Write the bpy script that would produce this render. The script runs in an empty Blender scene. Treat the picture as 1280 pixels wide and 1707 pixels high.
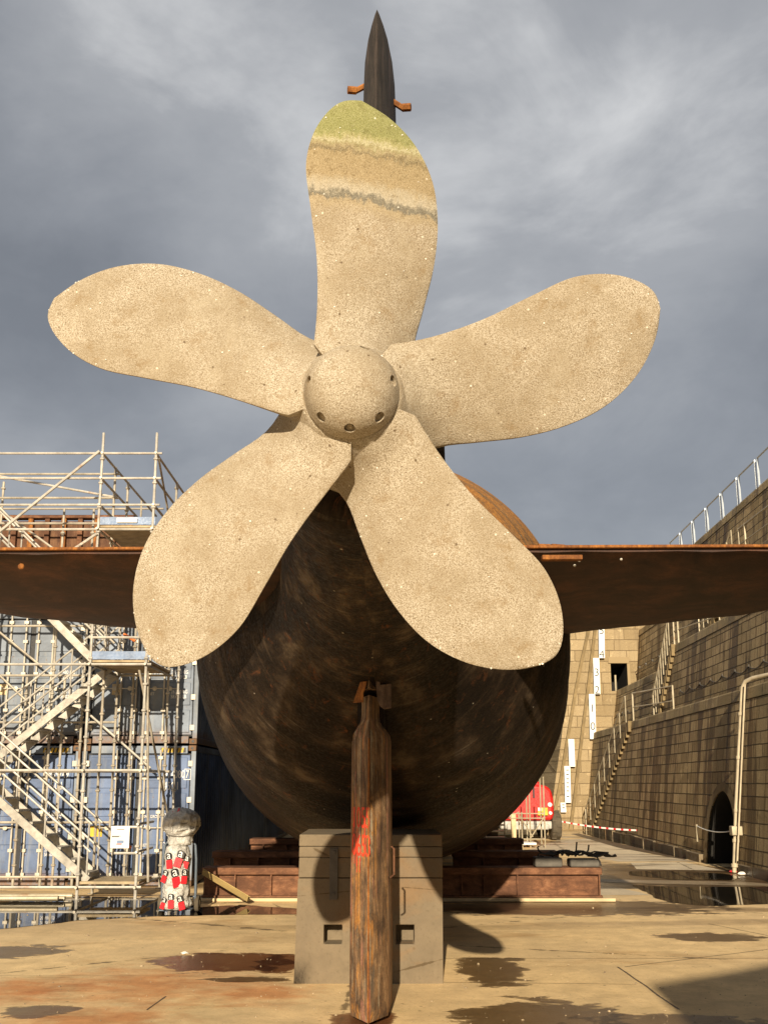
import bpy, bmesh, math, random
from mathutils import Vector, Matrix, Euler, noise
random.seed(7)
R_ = math.radians
sc = bpy.context.scene
COL = sc.collection

# ------------------------------------------------------------------ camera, sky, sun
FPX, HOR, PIT, CAMH = 1600.0, 1305.0, R_(11), 2.1
CP, SP = math.cos(PIT), math.sin(PIT)
PY0 = HOR - FPX * math.tan(PIT)
cam = bpy.data.cameras.new('camera')
cam.sensor_fit = 'AUTO'; cam.sensor_width = 36
cam.lens = FPX / 1707 * 36
cam.shift_y = (PY0 - 853.5) / 1707
cam.clip_start = 0.1; cam.clip_end = 2000
co = bpy.data.objects.new('camera', cam); COL.objects.link(co)
co.location = (0, 0, CAMH); co.rotation_euler = (R_(90) + PIT, 0, 0)
sc.camera = co

SUN_A, SUN_B = 0.08, 0.335            # travel of the light: x, -z per metre forward
SUN_EL = math.atan(SUN_B); SUN_AZ = math.atan(SUN_A)
w = bpy.data.worlds.new('World'); sc.world = w; w.use_nodes = True
def build_world():
    nt = w.node_tree; N = nt.nodes; L = nt.links; N.clear()
    out = N.new('ShaderNodeOutputWorld'); bg = N.new('ShaderNodeBackground')
    bg.inputs['Strength'].default_value = 0.1
    sky = N.new('ShaderNodeTexSky'); sky.sky_type = 'NISHITA'; sky.sun_disc = False
    sky.sun_elevation = SUN_EL; sky.sun_rotation = math.pi + SUN_AZ
    tc = N.new('ShaderNodeTexCoord')
    sep = N.new('ShaderNodeSeparateXYZ'); L.new(tc.outputs['Generated'], sep.inputs[0])
    mp = N.new('ShaderNodeMapping'); mp.inputs['Scale'].default_value = (1.0, 1.0, 1.7)
    L.new(tc.outputs['Generated'], mp.inputs[0])
    n1 = N.new('ShaderNodeTexNoise'); n1.inputs['Scale'].default_value = 2.1; n1.inputs['Detail'].default_value = 6
    n1.inputs['Roughness'].default_value = .55; n1.inputs['Distortion'].default_value = .15
    L.new(mp.outputs[0], n1.inputs[0])
    n2 = N.new('ShaderNodeTexNoise'); n2.inputs['Scale'].default_value = 5.0; n2.inputs['Detail'].default_value = 9
    n2.inputs['Roughness'].default_value = .62; n2.inputs['Distortion'].default_value = .4
    L.new(mp.outputs[0], n2.inputs[0])
    def dirblob(px, py, r0, r1):
        v = Vector((px - 640, FPX * CP + (py - PY0) * SP, FPX * SP - (py - PY0) * CP)).normalized()
        dp = N.new('ShaderNodeVectorMath'); dp.operation = 'DOT_PRODUCT'; dp.inputs[1].default_value = v
        nm = N.new('ShaderNodeVectorMath'); nm.operation = 'NORMALIZE'; L.new(tc.outputs['Generated'], nm.inputs[0])
        L.new(nm.outputs[0], dp.inputs[0])
        mr = N.new('ShaderNodeMapRange'); mr.interpolation_type = 'SMOOTHSTEP'
        mr.inputs['From Min'].default_value = math.cos(r1); mr.inputs['From Max'].default_value = math.cos(r0)
        L.new(dp.outputs['Value'], mr.inputs['Value']); return mr.outputs[0]
    def math_(op, a, b):
        m = N.new('ShaderNodeMath'); m.operation = op
        for i, q in enumerate((a, b)):
            if isinstance(q, (int, float)): m.inputs[i].default_value = q
            else: L.new(q, m.inputs[i])
        return m.outputs[0]
    val = math_('MULTIPLY_ADD', n1.outputs['Fac'], 0.95); val.node.inputs[2].default_value = -0.04
    val = math_('ADD', val, math_('MULTIPLY', n2.outputs['Fac'], 0.36))
    for (px, py, r0, r1, k) in [(960, 215, 0, .34, .28), (300, 280, 0, .2, .17), (480, 30, 0, .28, .13), (90, 60, 0, .2, .08), (430, 690, 0, .12, .14),
                                (330, 560, 0, .2, -.12), (60, 330, 0, .17, -.14), (760, 60, 0, .16, -.06), (1100, 860, 0, .3, .0), (1180, 640, 0, .22, -.08)]:
        val = math_('ADD', val, math_('MULTIPLY', dirblob(px, py, r0, r1), k))
    cr = N.new('ShaderNodeValToRGB'); L.new(val, cr.inputs[0])
    e = cr.color_ramp.elements
    e[0].position = .40; e[0].color = (.205, .217, .240, 1)
    e[1].position = 1.22; e[1].color = (.68, .685, .69, 1)
    for p_, c_ in ((.62, (.290, .303, .328, 1)), (.82, (.40, .41, .43, 1))):
        q = e.new(p_); q.color = c_
    sc_ = N.new('ShaderNodeMix'); sc_.data_type = 'RGBA'; sc_.blend_type = 'MULTIPLY'; sc_.inputs[0].default_value = 1
    L.new(cr.outputs[0], sc_.inputs[6]); sc_.inputs[7].default_value = (6.6, 6.6, 6.6, 1)
    mix = N.new('ShaderNodeMix'); mix.data_type = 'RGBA'; mix.inputs[0].default_value = .93
    L.new(sky.outputs[0], mix.inputs[6]); L.new(sc_.outputs[2], mix.inputs[7])
    L.new(mix.outputs[2], bg.inputs[0]); L.new(bg.outputs[0], out.inputs[0])
build_world()
sl = bpy.data.lights.new('sun', 'SUN'); sl.energy = 4.8; sl.angle = R_(.55); sl.color = (1.0, .85, .63)
so = bpy.data.objects.new('sun', sl); COL.objects.link(so); so.location = (-5, -40, 30)
so.rotation_euler = Vector((SUN_A, 1, -SUN_B)).to_track_quat('-Z', 'Y').to_euler()
sc.view_settings.view_transform = 'Standard'; sc.view_settings.look = 'None'
sc.view_settings.exposure = 0.6; sc.view_settings.gamma = 1
sc.cycles.max_bounces = 6

# ------------------------------------------------------------------ helpers
def ray(x, y):
    return (x - 640, FPX * CP + (y - PY0) * SP, FPX * SP - (y - PY0) * CP)
def at(x, y, d):
    a, b, c = ray(x, y); t = d / b
    return Vector((a * t, d, CAMH + c * t))
def gp(x, y, z=0.0):
    a, b, c = ray(x, y); t = (z - CAMH) / c
    return Vector((a * t, b * t, z))

class MB:
    def __init__(s): s.v = []; s.f = []; s.uv = {}
    def add(s, vs, fs):
        o = len(s.v); s.v += [tuple(q) for q in vs]; s.f += [tuple(i + o for i in q) for q in fs]; return s
    def box(s, c, d, rot=None):
        hx, hy, hz = d[0] / 2, d[1] / 2, d[2] / 2
        vs = [Vector((x, y, z)) for x in (-hx, hx) for y in (-hy, hy) for z in (-hz, hz)]
        if rot is not None:
            m = rot if isinstance(rot, Matrix) else Euler(rot).to_matrix()
            vs = [m @ q for q in vs]
        c = Vector(c)
        return s.add([q + c for q in vs], [(0, 1, 3, 2), (4, 6, 7, 5), (0, 4, 5, 1), (2, 3, 7, 6), (0, 2, 6, 4), (1, 5, 7, 3)])
    def b2(s, a, b):
        return s.box([(a[i] + b[i]) / 2 for i in range(3)], [abs(b[i] - a[i]) for i in range(3)])
    def tube(s, pts, r, n=8, cap=True):
        pts = [Vector(q) for q in pts]; rs = r if isinstance(r, (list, tuple)) else [r] * len(pts)
        vs = []; fs = []
        t0 = (pts[1] - pts[0]).normalized()
        up = Vector((0, 0, 1)) if abs(t0.z) < .9 else Vector((1, 0, 0))
        a = t0.cross(up).normalized()
        for i, q in enumerate(pts):
            t = ((pts[min(i + 1, len(pts) - 1)] - pts[max(i - 1, 0)])).normalized()
            a = (a - t * a.dot(t)).normalized(); b = t.cross(a)
            for k in range(n):
                an = 2 * math.pi * k / n
                vs.append(q + (a * math.cos(an) + b * math.sin(an)) * rs[i])
        for i in range(len(pts) - 1):
            for k in range(n):
                fs.append((i * n + k, i * n + (k + 1) % n, (i + 1) * n + (k + 1) % n, (i + 1) * n + k))
        if cap:
            fs.append(tuple(reversed(range(n)))); fs.append(tuple(range((len(pts) - 1) * n, len(pts) * n)))
        return s.add(vs, fs)
    def lathe(s, prof, n=32, axis='z', c=(0, 0, 0)):
        vs = []; fs = []; c = Vector(c)
        for (r, h) in prof:
            for k in range(n):
                a = 2 * math.pi * k / n; x, y = r * math.cos(a), r * math.sin(a)
                vs.append(c + {'z': Vector((x, y, h)), 'y': Vector((x, h, y)), 'x': Vector((h, x, y))}[axis])
        for i in range(len(prof) - 1):
            for k in range(n):
                fs.append((i * n + k, i * n + (k + 1) % n, (i + 1) * n + (k + 1) % n, (i + 1) * n + k))
        if prof[0][0] > 1e-5: fs.append(tuple(reversed(range(n))))
        if prof[-1][0] > 1e-5: fs.append(tuple(range((len(prof) - 1) * n, len(prof) * n)))
        return s.add(vs, fs)
    def prism(s, poly, z0, z1, M=None):
        n = len(poly); vs = [Vector((x, y, z0)) for x, y in poly] + [Vector((x, y, z1)) for x, y in poly]
        if M is not None: vs = [M @ q for q in vs]
        return s.add(vs, [tuple(reversed(range(n))), tuple(range(n, 2 * n))] + [(i, (i + 1) % n, n + (i + 1) % n, n + i) for i in range(n)])
    def build(s, name, mat, parent=None, smooth=False, bevel=0, angle=40, loc=None, seg=2):
        me = bpy.data.meshes.new(name); me.from_pydata(s.v, [], s.f)
        bm = bmesh.new(); bm.from_mesh(me)
        bmesh.ops.remove_doubles(bm, verts=bm.verts, dist=1e-5)
        bmesh.ops.recalc_face_normals(bm, faces=bm.faces)
        bm.to_mesh(me); bm.free()
        me.materials.append(mat)
        if smooth:
            me.shade_smooth()
            me.set_sharp_from_angle(angle=R_(angle))
        o = bpy.data.objects.new(name, me); COL.objects.link(o)
        if parent is not None: o.parent = parent
        if loc is not None: o.location = loc
        if bevel:
            b = o.modifiers.new('bevel', 'BEVEL'); b.width = bevel; b.segments = seg; b.limit_method = 'ANGLE'; b.angle_limit = R_(35)
            me.shade_smooth(); me.set_sharp_from_angle(angle=R_(50))
        return o

def uv_build(name, mat, verts, faces, uvs, parent=None, smooth=False):
    """mesh with explicit uv per vertex"""
    me = bpy.data.meshes.new(name); me.from_pydata([tuple(v) for v in verts], [], faces)
    ul = me.uv_layers.new(name='UVMap')
    for p in me.polygons:
        for li in p.loop_indices: ul.data[li].uv = uvs[me.loops[li].vertex_index]
    me.materials.append(mat)
    if smooth: me.shade_smooth()
    o = bpy.data.objects.new(name, me); COL.objects.link(o)
    if parent is not None: o.parent = parent
    return o

def empty(name, loc=(0, 0, 0), rot=(0, 0, 0)):
    o = bpy.data.objects.new(name, None); COL.objects.link(o); o.location = loc; o.rotation_euler = rot
    o.empty_display_size = .2; return o
def tag(o, label=None, cat=None, group=None, kind=None):
    if label: o['label'] = label
    if cat: o['category'] = cat
    if group: o['group'] = group
    if kind: o['kind'] = kind
    return o
def copy_tree(o, parent=None):
    c = o.copy(); COL.objects.link(c)
    if parent is not None: c.parent = parent
    for ch in list(o.children): copy_tree(ch, c)
    return c
def text_obj(name, body, size, mat, parent, M, depth=.002, sx=1.0, align='LEFT'):
    cu = bpy.data.curves.new(name, 'FONT'); cu.body = body; cu.size = size; cu.extrude = depth; cu.align_x = align
    cu.space_line = .95
    t = bpy.data.objects.new(name, cu); COL.objects.link(t)
    dg = bpy.context.evaluated_depsgraph_get()
    me = bpy.data.meshes.new_from_object(t.evaluated_get(dg))
    bpy.data.objects.remove(t)
    me.transform(M @ Matrix.Diagonal((sx, 1, 1, 1)))
    me.materials.clear(); me.materials.append(mat)
    o = bpy.data.objects.new(name, me); COL.objects.link(o)
    if parent is not None: o.parent = parent
    return o
def frame(origin, xdir, updir=(0, 0, 1)):
    x = Vector(xdir).normalized(); y = Vector(updir); y = (y - x * y.dot(x)).normalized(); z = x.cross(y)
    return Matrix(((x.x, y.x, z.x, origin[0]), (x.y, y.y, z.y, origin[1]), (x.z, y.z, z.z, origin[2]), (0, 0, 0, 1)))

# ------------------------------------------------------------------ materials
class NT:
    def __init__(s, name):
        s.m = bpy.data.materials.new(name); s.m.use_nodes = True
        s.nt = s.m.node_tree; s.N = s.nt.nodes; s.L = s.nt.links
        s.bsdf = s.N['Principled BSDF']; s._c = None
    def node(s, t, **kw):
        n = s.N.new(t)
        for k, v in kw.items(): setattr(n, k, v)
        return n
    def put(s, sock, v):
        if hasattr(v, 'is_linked') or hasattr(v, 'links'): s.L.new(v, sock)
        else: sock.default_value = v
    def coord(s, kind='Object'):
        if kind == 'World':
            return s.node('ShaderNodeNewGeometry').outputs['Position']
        return s.node('ShaderNodeTexCoord').outputs[kind]
    def mapping(s, co, scale=(1, 1, 1), rot=(0, 0, 0), loc=(0, 0, 0)):
        m = s.node('ShaderNodeMapping'); s.L.new(co, m.inputs[0])
        m.inputs['Scale'].default_value = scale; m.inputs['Rotation'].default_value = rot; m.inputs['Location'].default_value = loc
        return m.outputs[0]
    def noise(s, co, scale=5, detail=4, rough=.55, dist=0):
        n = s.node('ShaderNodeTexNoise'); s.L.new(co, n.inputs[0]); n.inputs['Scale'].default_value = scale
        n.inputs['Detail'].default_value = detail; n.inputs['Roughness'].default_value = rough; n.inputs['Distortion'].default_value = dist
        return n.outputs['Fac']
    def voro(s, co, scale=5, feat='F1', out='Distance', rnd=1):
        n = s.node('ShaderNodeTexVoronoi'); n.feature = feat; s.L.new(co, n.inputs[0]); n.inputs['Scale'].default_value = scale
        n.inputs['Randomness'].default_value = rnd
        return n.outputs[out]
    def ramp(s, fac, stops, interp='LINEAR'):
        r = s.node('ShaderNodeValToRGB'); s.L.new(fac, r.inputs[0]); r.color_ramp.interpolation = interp
        e = r.color_ramp.elements
        while len(e) > 1: e.remove(e[-1])
        for i, (p_, c_) in enumerate(stops):
            if isinstance(c_, (int, float)): c_ = (c_, c_, c_)
            q = e[0] if i == 0 else e.new(p_)
            q.position = p_; q.color = tuple(c_) + (1,)
        return r.outputs[0]
    def mix(s, fac, a, b, blend='MIX'):
        m = s.node('ShaderNodeMix', data_type='RGBA', blend_type=blend)
        for i, v in ((0, fac), (6, a), (7, b)):
            if isinstance(v, (tuple, list)): v = tuple(v)[:3] + (1,)
            s.put(m.inputs[i], v)
        return m.outputs[2]
    def math(s, op, a, b=0.0, c=None):
        m = s.node('ShaderNodeMath', operation=op); s.put(m.inputs[0], a); s.put(m.inputs[1], b)
        if c is not None: s.put(m.inputs[2], c)
        return m.outputs[0]
    def mrange(s, v, a, b, lo=0, hi=1, smooth=True):
        m = s.node('ShaderNodeMapRange'); m.interpolation_type = 'SMOOTHSTEP' if smooth else 'LINEAR'
        s.put(m.inputs[0], v); m.inputs[1].default_value = a; m.inputs[2].default_value = b; m.inputs[3].default_value = lo; m.inputs[4].default_value = hi
        return m.outputs[0]
    def sep(s, co):
        return s.node('ShaderNodeSeparateXYZ') if co is None else s._sep(co)
    def _sep(s, co):
        n = s.node('ShaderNodeSeparateXYZ'); s.L.new(co, n.inputs[0]); return n.outputs
    def bump(s, h, strength=.3, dist=.02, prev=None):
        b = s.node('ShaderNodeBump'); b.inputs['Strength'].default_value = strength; b.inputs['Distance'].default_value = dist
        s.L.new(h, b.inputs['Height'])
        if prev is not None: s.L.new(prev, b.inputs['Normal'])
        return b.outputs[0]
    def done(s, color, rough=.7, metal=0, normal=None, spec=None):
        if isinstance(color, (tuple, list)): color = tuple(color)[:3] + (1,)
        s.put(s.bsdf.inputs['Base Color'], color); s.put(s.bsdf.inputs['Roughness'], rough); s.put(s.bsdf.inputs['Metallic'], metal)
        if normal is not None: s.L.new(normal, s.bsdf.inputs['Normal'])
        if spec is not None: s.put(s.bsdf.inputs['Specular IOR Level'], spec)
        return s.m

def m_plain(name, col, rough=.6, metal=0, var=.25, scale=6, bump=.15):
    t = NT(name); co = t.coord(); n = t.noise(co, scale, 5, .6); n2 = t.noise(co, scale * 9, 3, .6)
    c = t.mix(t.ramp(n, [(.3, 0), (.7, 1)]), [q * (1 - var) for q in col], [min(1, q * (1 + var)) for q in col])
    return t.done(c, t.mrange(n2, .3, .7, max(.05, rough - .12), min(1, rough + .12)), metal, t.bump(n2, bump, .004))

def m_blade():
    t = NT('fouled_bronze'); co = t.coord(); wp = t.coord('World')
    a = t.noise(co, 150, 3, .7); b = t.noise(co, 330, 2, .6); c = t.noise(co, 3.2, 5, .6); d_ = t.noise(co, 11, 5, .65)
    ab = t.math('ADD', t.math('MULTIPLY', a, .6), t.math('MULTIPLY', b, .4))
    col = t.ramp(ab, [(.37, (.115, .080, .046)), (.44, (.30, .238, .155)), (.51, (.42, .355, .262)), (.58, (.60, .535, .425))])
    col = t.mix(t.ramp(c, [(.40, 0), (.62, .6)]), col, (.29, .225, .14), 'MIX')
    c2_ = t.noise(t.mapping(wp, (3, 3, 1.1), loc=(4, 4, 4)), 1.6, 6, .7, .6)
    col = t.mix(t.ramp(c2_, [(.52, 0), (.70, .28)]), col, (.52, .455, .335))
    col = t.mix(t.ramp(d_, [(.55, 0), (.70, .5)]), col, (.255, .17, .08), 'MIX')
    v = t.voro(co, 34, 'F1'); vc = t._sep(t.voro(co, 34, 'F1', 'Color'))[0]
    spot = t.math('MULTIPLY', t.ramp(v, [(.16, 1), (.24, 0)]), t.ramp(vc, [(.95, 0), (.97, 1)]))
    col = t.mix(t.math('MULTIPLY', spot, .85), col, (.72, .66, .52))
    vd = t._sep(t.voro(co, 22, 'F1', 'Color'))[1]; v2 = t.voro(co, 22, 'F1')
    pit = t.math('MULTIPLY', t.ramp(v2, [(.1, 1), (.2, 0)]), t.ramp(vd, [(.965, 0), (.975, 1)]))
    col = t.mix(t.math('MULTIPLY', pit, .8), col, (.10, .06, .025))
    # tide marks on what stood above the water: by height
    s = t._sep(wp)
    nn = t.noise(wp, 9, 4, .7); n3 = t.noise(t.mapping(wp, (60, 60, 12)), 1, 3, .7); n4 = t.noise(wp, 38, 3, .7)
    z = t.math('ADD', s[2], t.math('MULTIPLY', s[0], .10))
    z = t.math('ADD', z, t.math('MULTIPLY', t.math('SUBTRACT', nn, .5), .13))
    z = t.math('ADD', z, t.math('MULTIPLY', t.math('SUBTRACT', n3, .5), .075))
    z = t.math('ADD', z, t.math('MULTIPLY', t.math('SUBTRACT', n4, .5), .045))
    k = t.mrange(z, 4.9, 5.9, 0, 1, False)
    band = t.ramp(k, [(.0, (.45, .36, .23)), (.178, (.40, .32, .205)), (.195, (.20, .18, .14)), (.212, (.24, .215, .165)), (.238, (.47, .415, .315)), (.275, (.43, .365, .255)),
                      (.315, (.37, .285, .165)), (.44, (.35, .27, .15)), (.455, (.22, .175, .10)), (.472, (.33, .265, .15)), (.485, (.36, .30, .17)), (.50, (.34, .30, .155)),
                      (.512, (.48, .44, .28)), (.54, (.36, .335, .15)), (.57, (.265, .265, .10)), (.9, (.32, .315, .13))])
    band = t.mix(t.ramp(ab, [(.36, .75), (.5, .1), (.6, 0)]), band, t.mix(1.0, band, (.42, .40, .34), 'MULTIPLY'))
    blot = t.noise(wp, 26, 4, .75, .5)
    band = t.mix(t.ramp(ab, [(.52, 0), (.66, .45)]), band, (.56, .51, .37))
    band = t.mix(t.ramp(blot, [(.55, 0), (.66, .55)]), band, t.mix(1.0, band, (.55, .50, .42), 'MULTIPLY'))
    band = t.mix(t.math('MULTIPLY', spot, .8), band, (.75, .7, .58))
    m = t.mrange(k, .10, .17)
    col = t.mix(m, col, band)
    h = t.math('ADD', t.math('MULTIPLY', ab, 1.0), t.math('MULTIPLY', spot, .25))
    return t.done(col, .85, 0, t.bump(t.noise(co, 5, 3), .25, .05, t.bump(h, .75, .012)), .25)

def m_hull():
    t = NT('weathered_hull_steel'); uv = t.coord('UV'); co = t.coord()
    big = t.noise(t.mapping(uv, (2.2, 1.5, 1)), 1, 7, .68, .25)
    st = t.noise(t.mapping(uv, (.9, 7, 1)), 1.0, 6, .66, .08)      # runs following the round of the hull
    st2 = t.noise(t.mapping(uv, (.8, 22, 1)), 1.0, 5, .68, .05)
    fine = t.noise(co, 30, 4, .65)
    col = t.ramp(big, [(.38, (.008, .005, .0035)), (.48, (.016, .010, .0065)), (.56, (.040, .026, .016)), (.66, (.115, .083, .052))])
    col = t.mix(t.ramp(st, [(.57, 0), (.67, .6)]), col, (.088, .062, .038))
    col = t.mix(t.ramp(st, [(.30, .8), (.42, 0)]), col, (.014, .010, .008))
    sc1 = t.math('MULTIPLY', t.ramp(st2, [(.60, 0), (.66, .7)]), t.ramp(big, [(.45, 0), (.6, 1)]))
    col = t.mix(sc1, col, (.16, .135, .10))
    s = t._sep(t.coord('Object'))
    # the upper, weather side has gone to orange rust
    up = t.mrange(t.math('ADD', s[2], t.math('MULTIPLY', big, 1.6)), 4.9, 6.1)
    runs = t.noise(t.mapping(uv, (2.2, 5.0, 1)), 1.3, 6, .7, .8)
    r_ = t.math('MULTIPLY', up, t.ramp(runs, [(.40, .15), (.54, 1)]))
    rustc = t.ramp(fine, [(.35, (.26, .10, .018)), (.65, (.56, .25, .05))])
    top = t.ramp(big, [(.35, (.13, .095, .05)), (.6, (.21, .15, .08))])
    col = t.mix(t.math('MULTIPLY', up, .8), col, top)
    sv = t.math('FRACT', t.math('MULTIPLY', t._sep(uv)[1], .42)); su = t.math('FRACT', t.math('MULTIPLY', t._sep(uv)[0], 1.5))
    seam = t.math('MAXIMUM', t.ramp(sv, [(.0, 1), (.012, 0)]), t.ramp(su, [(.0, .8), (.008, 0)]))
    col = t.mix(t.math('MULTIPLY', seam, .45), col, (.022, .014, .009))
    low = t.math('MULTIPLY', t.ramp(t.noise(t.mapping(uv, (4, 2.2, 1)), 1.7, 6, .7, 1.0), [(.58, 0), (.68, .8)]), t.ramp(fine, [(.4, .3), (.6, 1)]))
    col = t.mix(low, col, (.16, .060, .024))
    col = t.mix(t.math('MULTIPLY', r_, .85), col, rustc)
    col = t.mix(t.ramp(fine, [(.4, .35), (.6, 0)]), col, t.mix(1.0, col, (.5, .5, .5), 'MULTIPLY'))
    # weld seams every few metres and scattered barnacle scars
    sp = t.voro(co, 9); spc = t._sep(t.voro(co, 9, 'F1', 'Color'))[0]
    dot = t.math('MULTIPLY', t.ramp(sp, [(.06, 1), (.10, 0)]), t.ramp(spc, [(.9, 0), (.92, 1)]))
    col = t.mix(dot, col, (.45, .40, .32))
    hgt = t.math('ADD', t.math('MULTIPLY', st, .6), t.math('MULTIPLY', fine, .5))
    return t.done(col, t.mrange(fine, .3, .7, .5, .85), 0, t.bump(seam, .5, -.01, t.bump(big, .2, .08, t.bump(hgt, .45, .02))), .16)

def m_rust(name, dark=(.05, .024, .012), mid=(.16, .07, .03), lite=(.30, .15, .07), vert=True, sc=1.0, streakcol=None, rough=.8):
    t = NT(name); co = t.coord()
    s1 = t.noise(t.mapping(co, (6 * sc, 6 * sc, .9 * sc) if vert else (2 * sc, 2 * sc, 6 * sc)), 1.6, 7, .72, .9)
    n = t.noise(co, 4 * sc, 6, .65); f_ = t.noise(co, 60, 4, .65)
    col = t.ramp(s1, [(.33, dark), (.5, mid), (.66, lite)])
    col = t.mix(t.ramp(n, [(.42, 0), (.6, .75)]), col, dark)
    if streakcol:
        for k, c_ in enumerate(streakcol):
            ss = t.noise(t.mapping(co, (14 * sc, 14 * sc, .35 * sc), loc=(3.1 * k, 7.7 * k, 1.3 * k)), 1.3, 5, .7, .3)
            pm = t.ramp(t.noise(t.mapping(co, (1, 1, .6), loc=(k * 5.1, 2.2 * k, 0)), 3.2, 5, .7, .4), [(.44, 0), (.56, 1)])
            col = t.mix(t.math('MULTIPLY', t.ramp(ss, [(.54, 0), (.60, .9)]), pm), col, c_)
    col = t.mix(t.ramp(f_, [(.35, .5), (.55, 0)]), col, t.mix(1.0, col, (.45, .45, .45), 'MULTIPLY'))
    return t.done(col, rough, 0, t.bump(f_, .5, .006, t.bump(s1, .4, .01)), .35)

def m_stone(name, c1, c2, mort, bw, bh, wet=.7, seed=0.0, moss=0.0):
    t = NT(name); uv = t.coord('UV')
    wob = t.noise(t.mapping(uv, (1.2, 1.2, 1)), 1.5, 3, .6)
    wv = t.node('ShaderNodeVectorMath', operation='MULTIPLY_ADD')
    cmb = t.node('ShaderNodeCombineXYZ'); t.L.new(wob, cmb.inputs[0]); t.L.new(wob, cmb.inputs[1])
    t.L.new(cmb.outputs[0], wv.inputs[0]); wv.inputs[1].default_value = (.05, .03, 0); t.L.new(uv, wv.inputs[2])
    b = t.node('ShaderNodeTexBrick'); t.L.new(wv.outputs[0], b.inputs['Vector'])
    b.offset = .43; b.offset_frequency = 2; b.squash = .72; b.squash_frequency = 3
    b.inputs['Color1'].default_value = (0, 0, 0, 1); b.inputs['Color2'].default_value = (1, 1, 1, 1); b.inputs['Mortar'].default_value = (.5, .5, .5, 1)
    b.inputs['Scale'].default_value = 1; b.inputs['Mortar Size'].default_value = .016; b.inputs['Mortar Smooth'].default_value = .35
    b.inputs['Brick Width'].default_value = bw; b.inputs['Row Height'].default_value = bh; b.inputs['Bias'].default_value = 0
    rnd = t._sep(b.outputs['Color'])[0]; mo = b.outputs['Fac']
    g = t.noise(uv, 7, 6, .7); g2 = t.noise(uv, 42, 4, .7)
    col = t.mix(t.math('MULTIPLY_ADD', rnd, .65, t.math('MULTIPLY', g, .35)), c1, c2)
    col = t.mix(t.ramp(g2, [(.35, .55), (.6, 0)]), col, [q * .45 for q in c1])
    pale = t.noise(t.mapping(uv, (1.6, .9, 1), loc=(seed, 3, 0)), 2.2, 6, .72, .5)
    col = t.mix(t.ramp(pale, [(.58, 0), (.72, .55)]), col, [min(1, q * 1.5) for q in c2])
    col = t.mix(t.math('MULTIPLY', mo, .85), col, mort)
    run = t.noise(t.mapping(uv, (1.15, .10, 1), loc=(seed, seed, 0)), 1.0, 6, .68, .25)
    run2 = t.noise(t.mapping(uv, (5.5, .22, 1), loc=(seed + 2, seed, 0)), 1.0, 5, .65, .2)
    col = t.mix(t.math('MULTIPLY', t.ramp(run, [(.51, 0), (.56, 1)]), wet), col, t.mix(1.0, col, (.26, .20, .145), 'MULTIPLY'))
    col = t.mix(t.math('MULTIPLY', t.ramp(run2, [(.55, 0), (.64, 1)]), wet * .75), col, t.mix(1.0, col, (.42, .32, .22), 'MULTIPLY'))
    if moss:
        mm = t.noise(t.mapping(uv, (.5, .5, 1), loc=(seed, 9, 0)), 1.3, 5, .65)
        col = t.mix(t.math('MULTIPLY', t.ramp(mm, [(.45, 0), (.62, 1)]), moss), col, (.10, .095, .035))
    hgt = t.math('ADD', t.math('MULTIPLY', t.math('SUBTRACT', 1.0, mo), 1.0), t.math('ADD', t.math('MULTIPLY', rnd, .35), t.math('MULTIPLY', g, .55)))
    return t.done(col, t.mrange(run, .45, .6, .9, .55), 0, t.bump(g2, .6, .03, t.bump(hgt, 1.0, .10)), .3)

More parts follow.
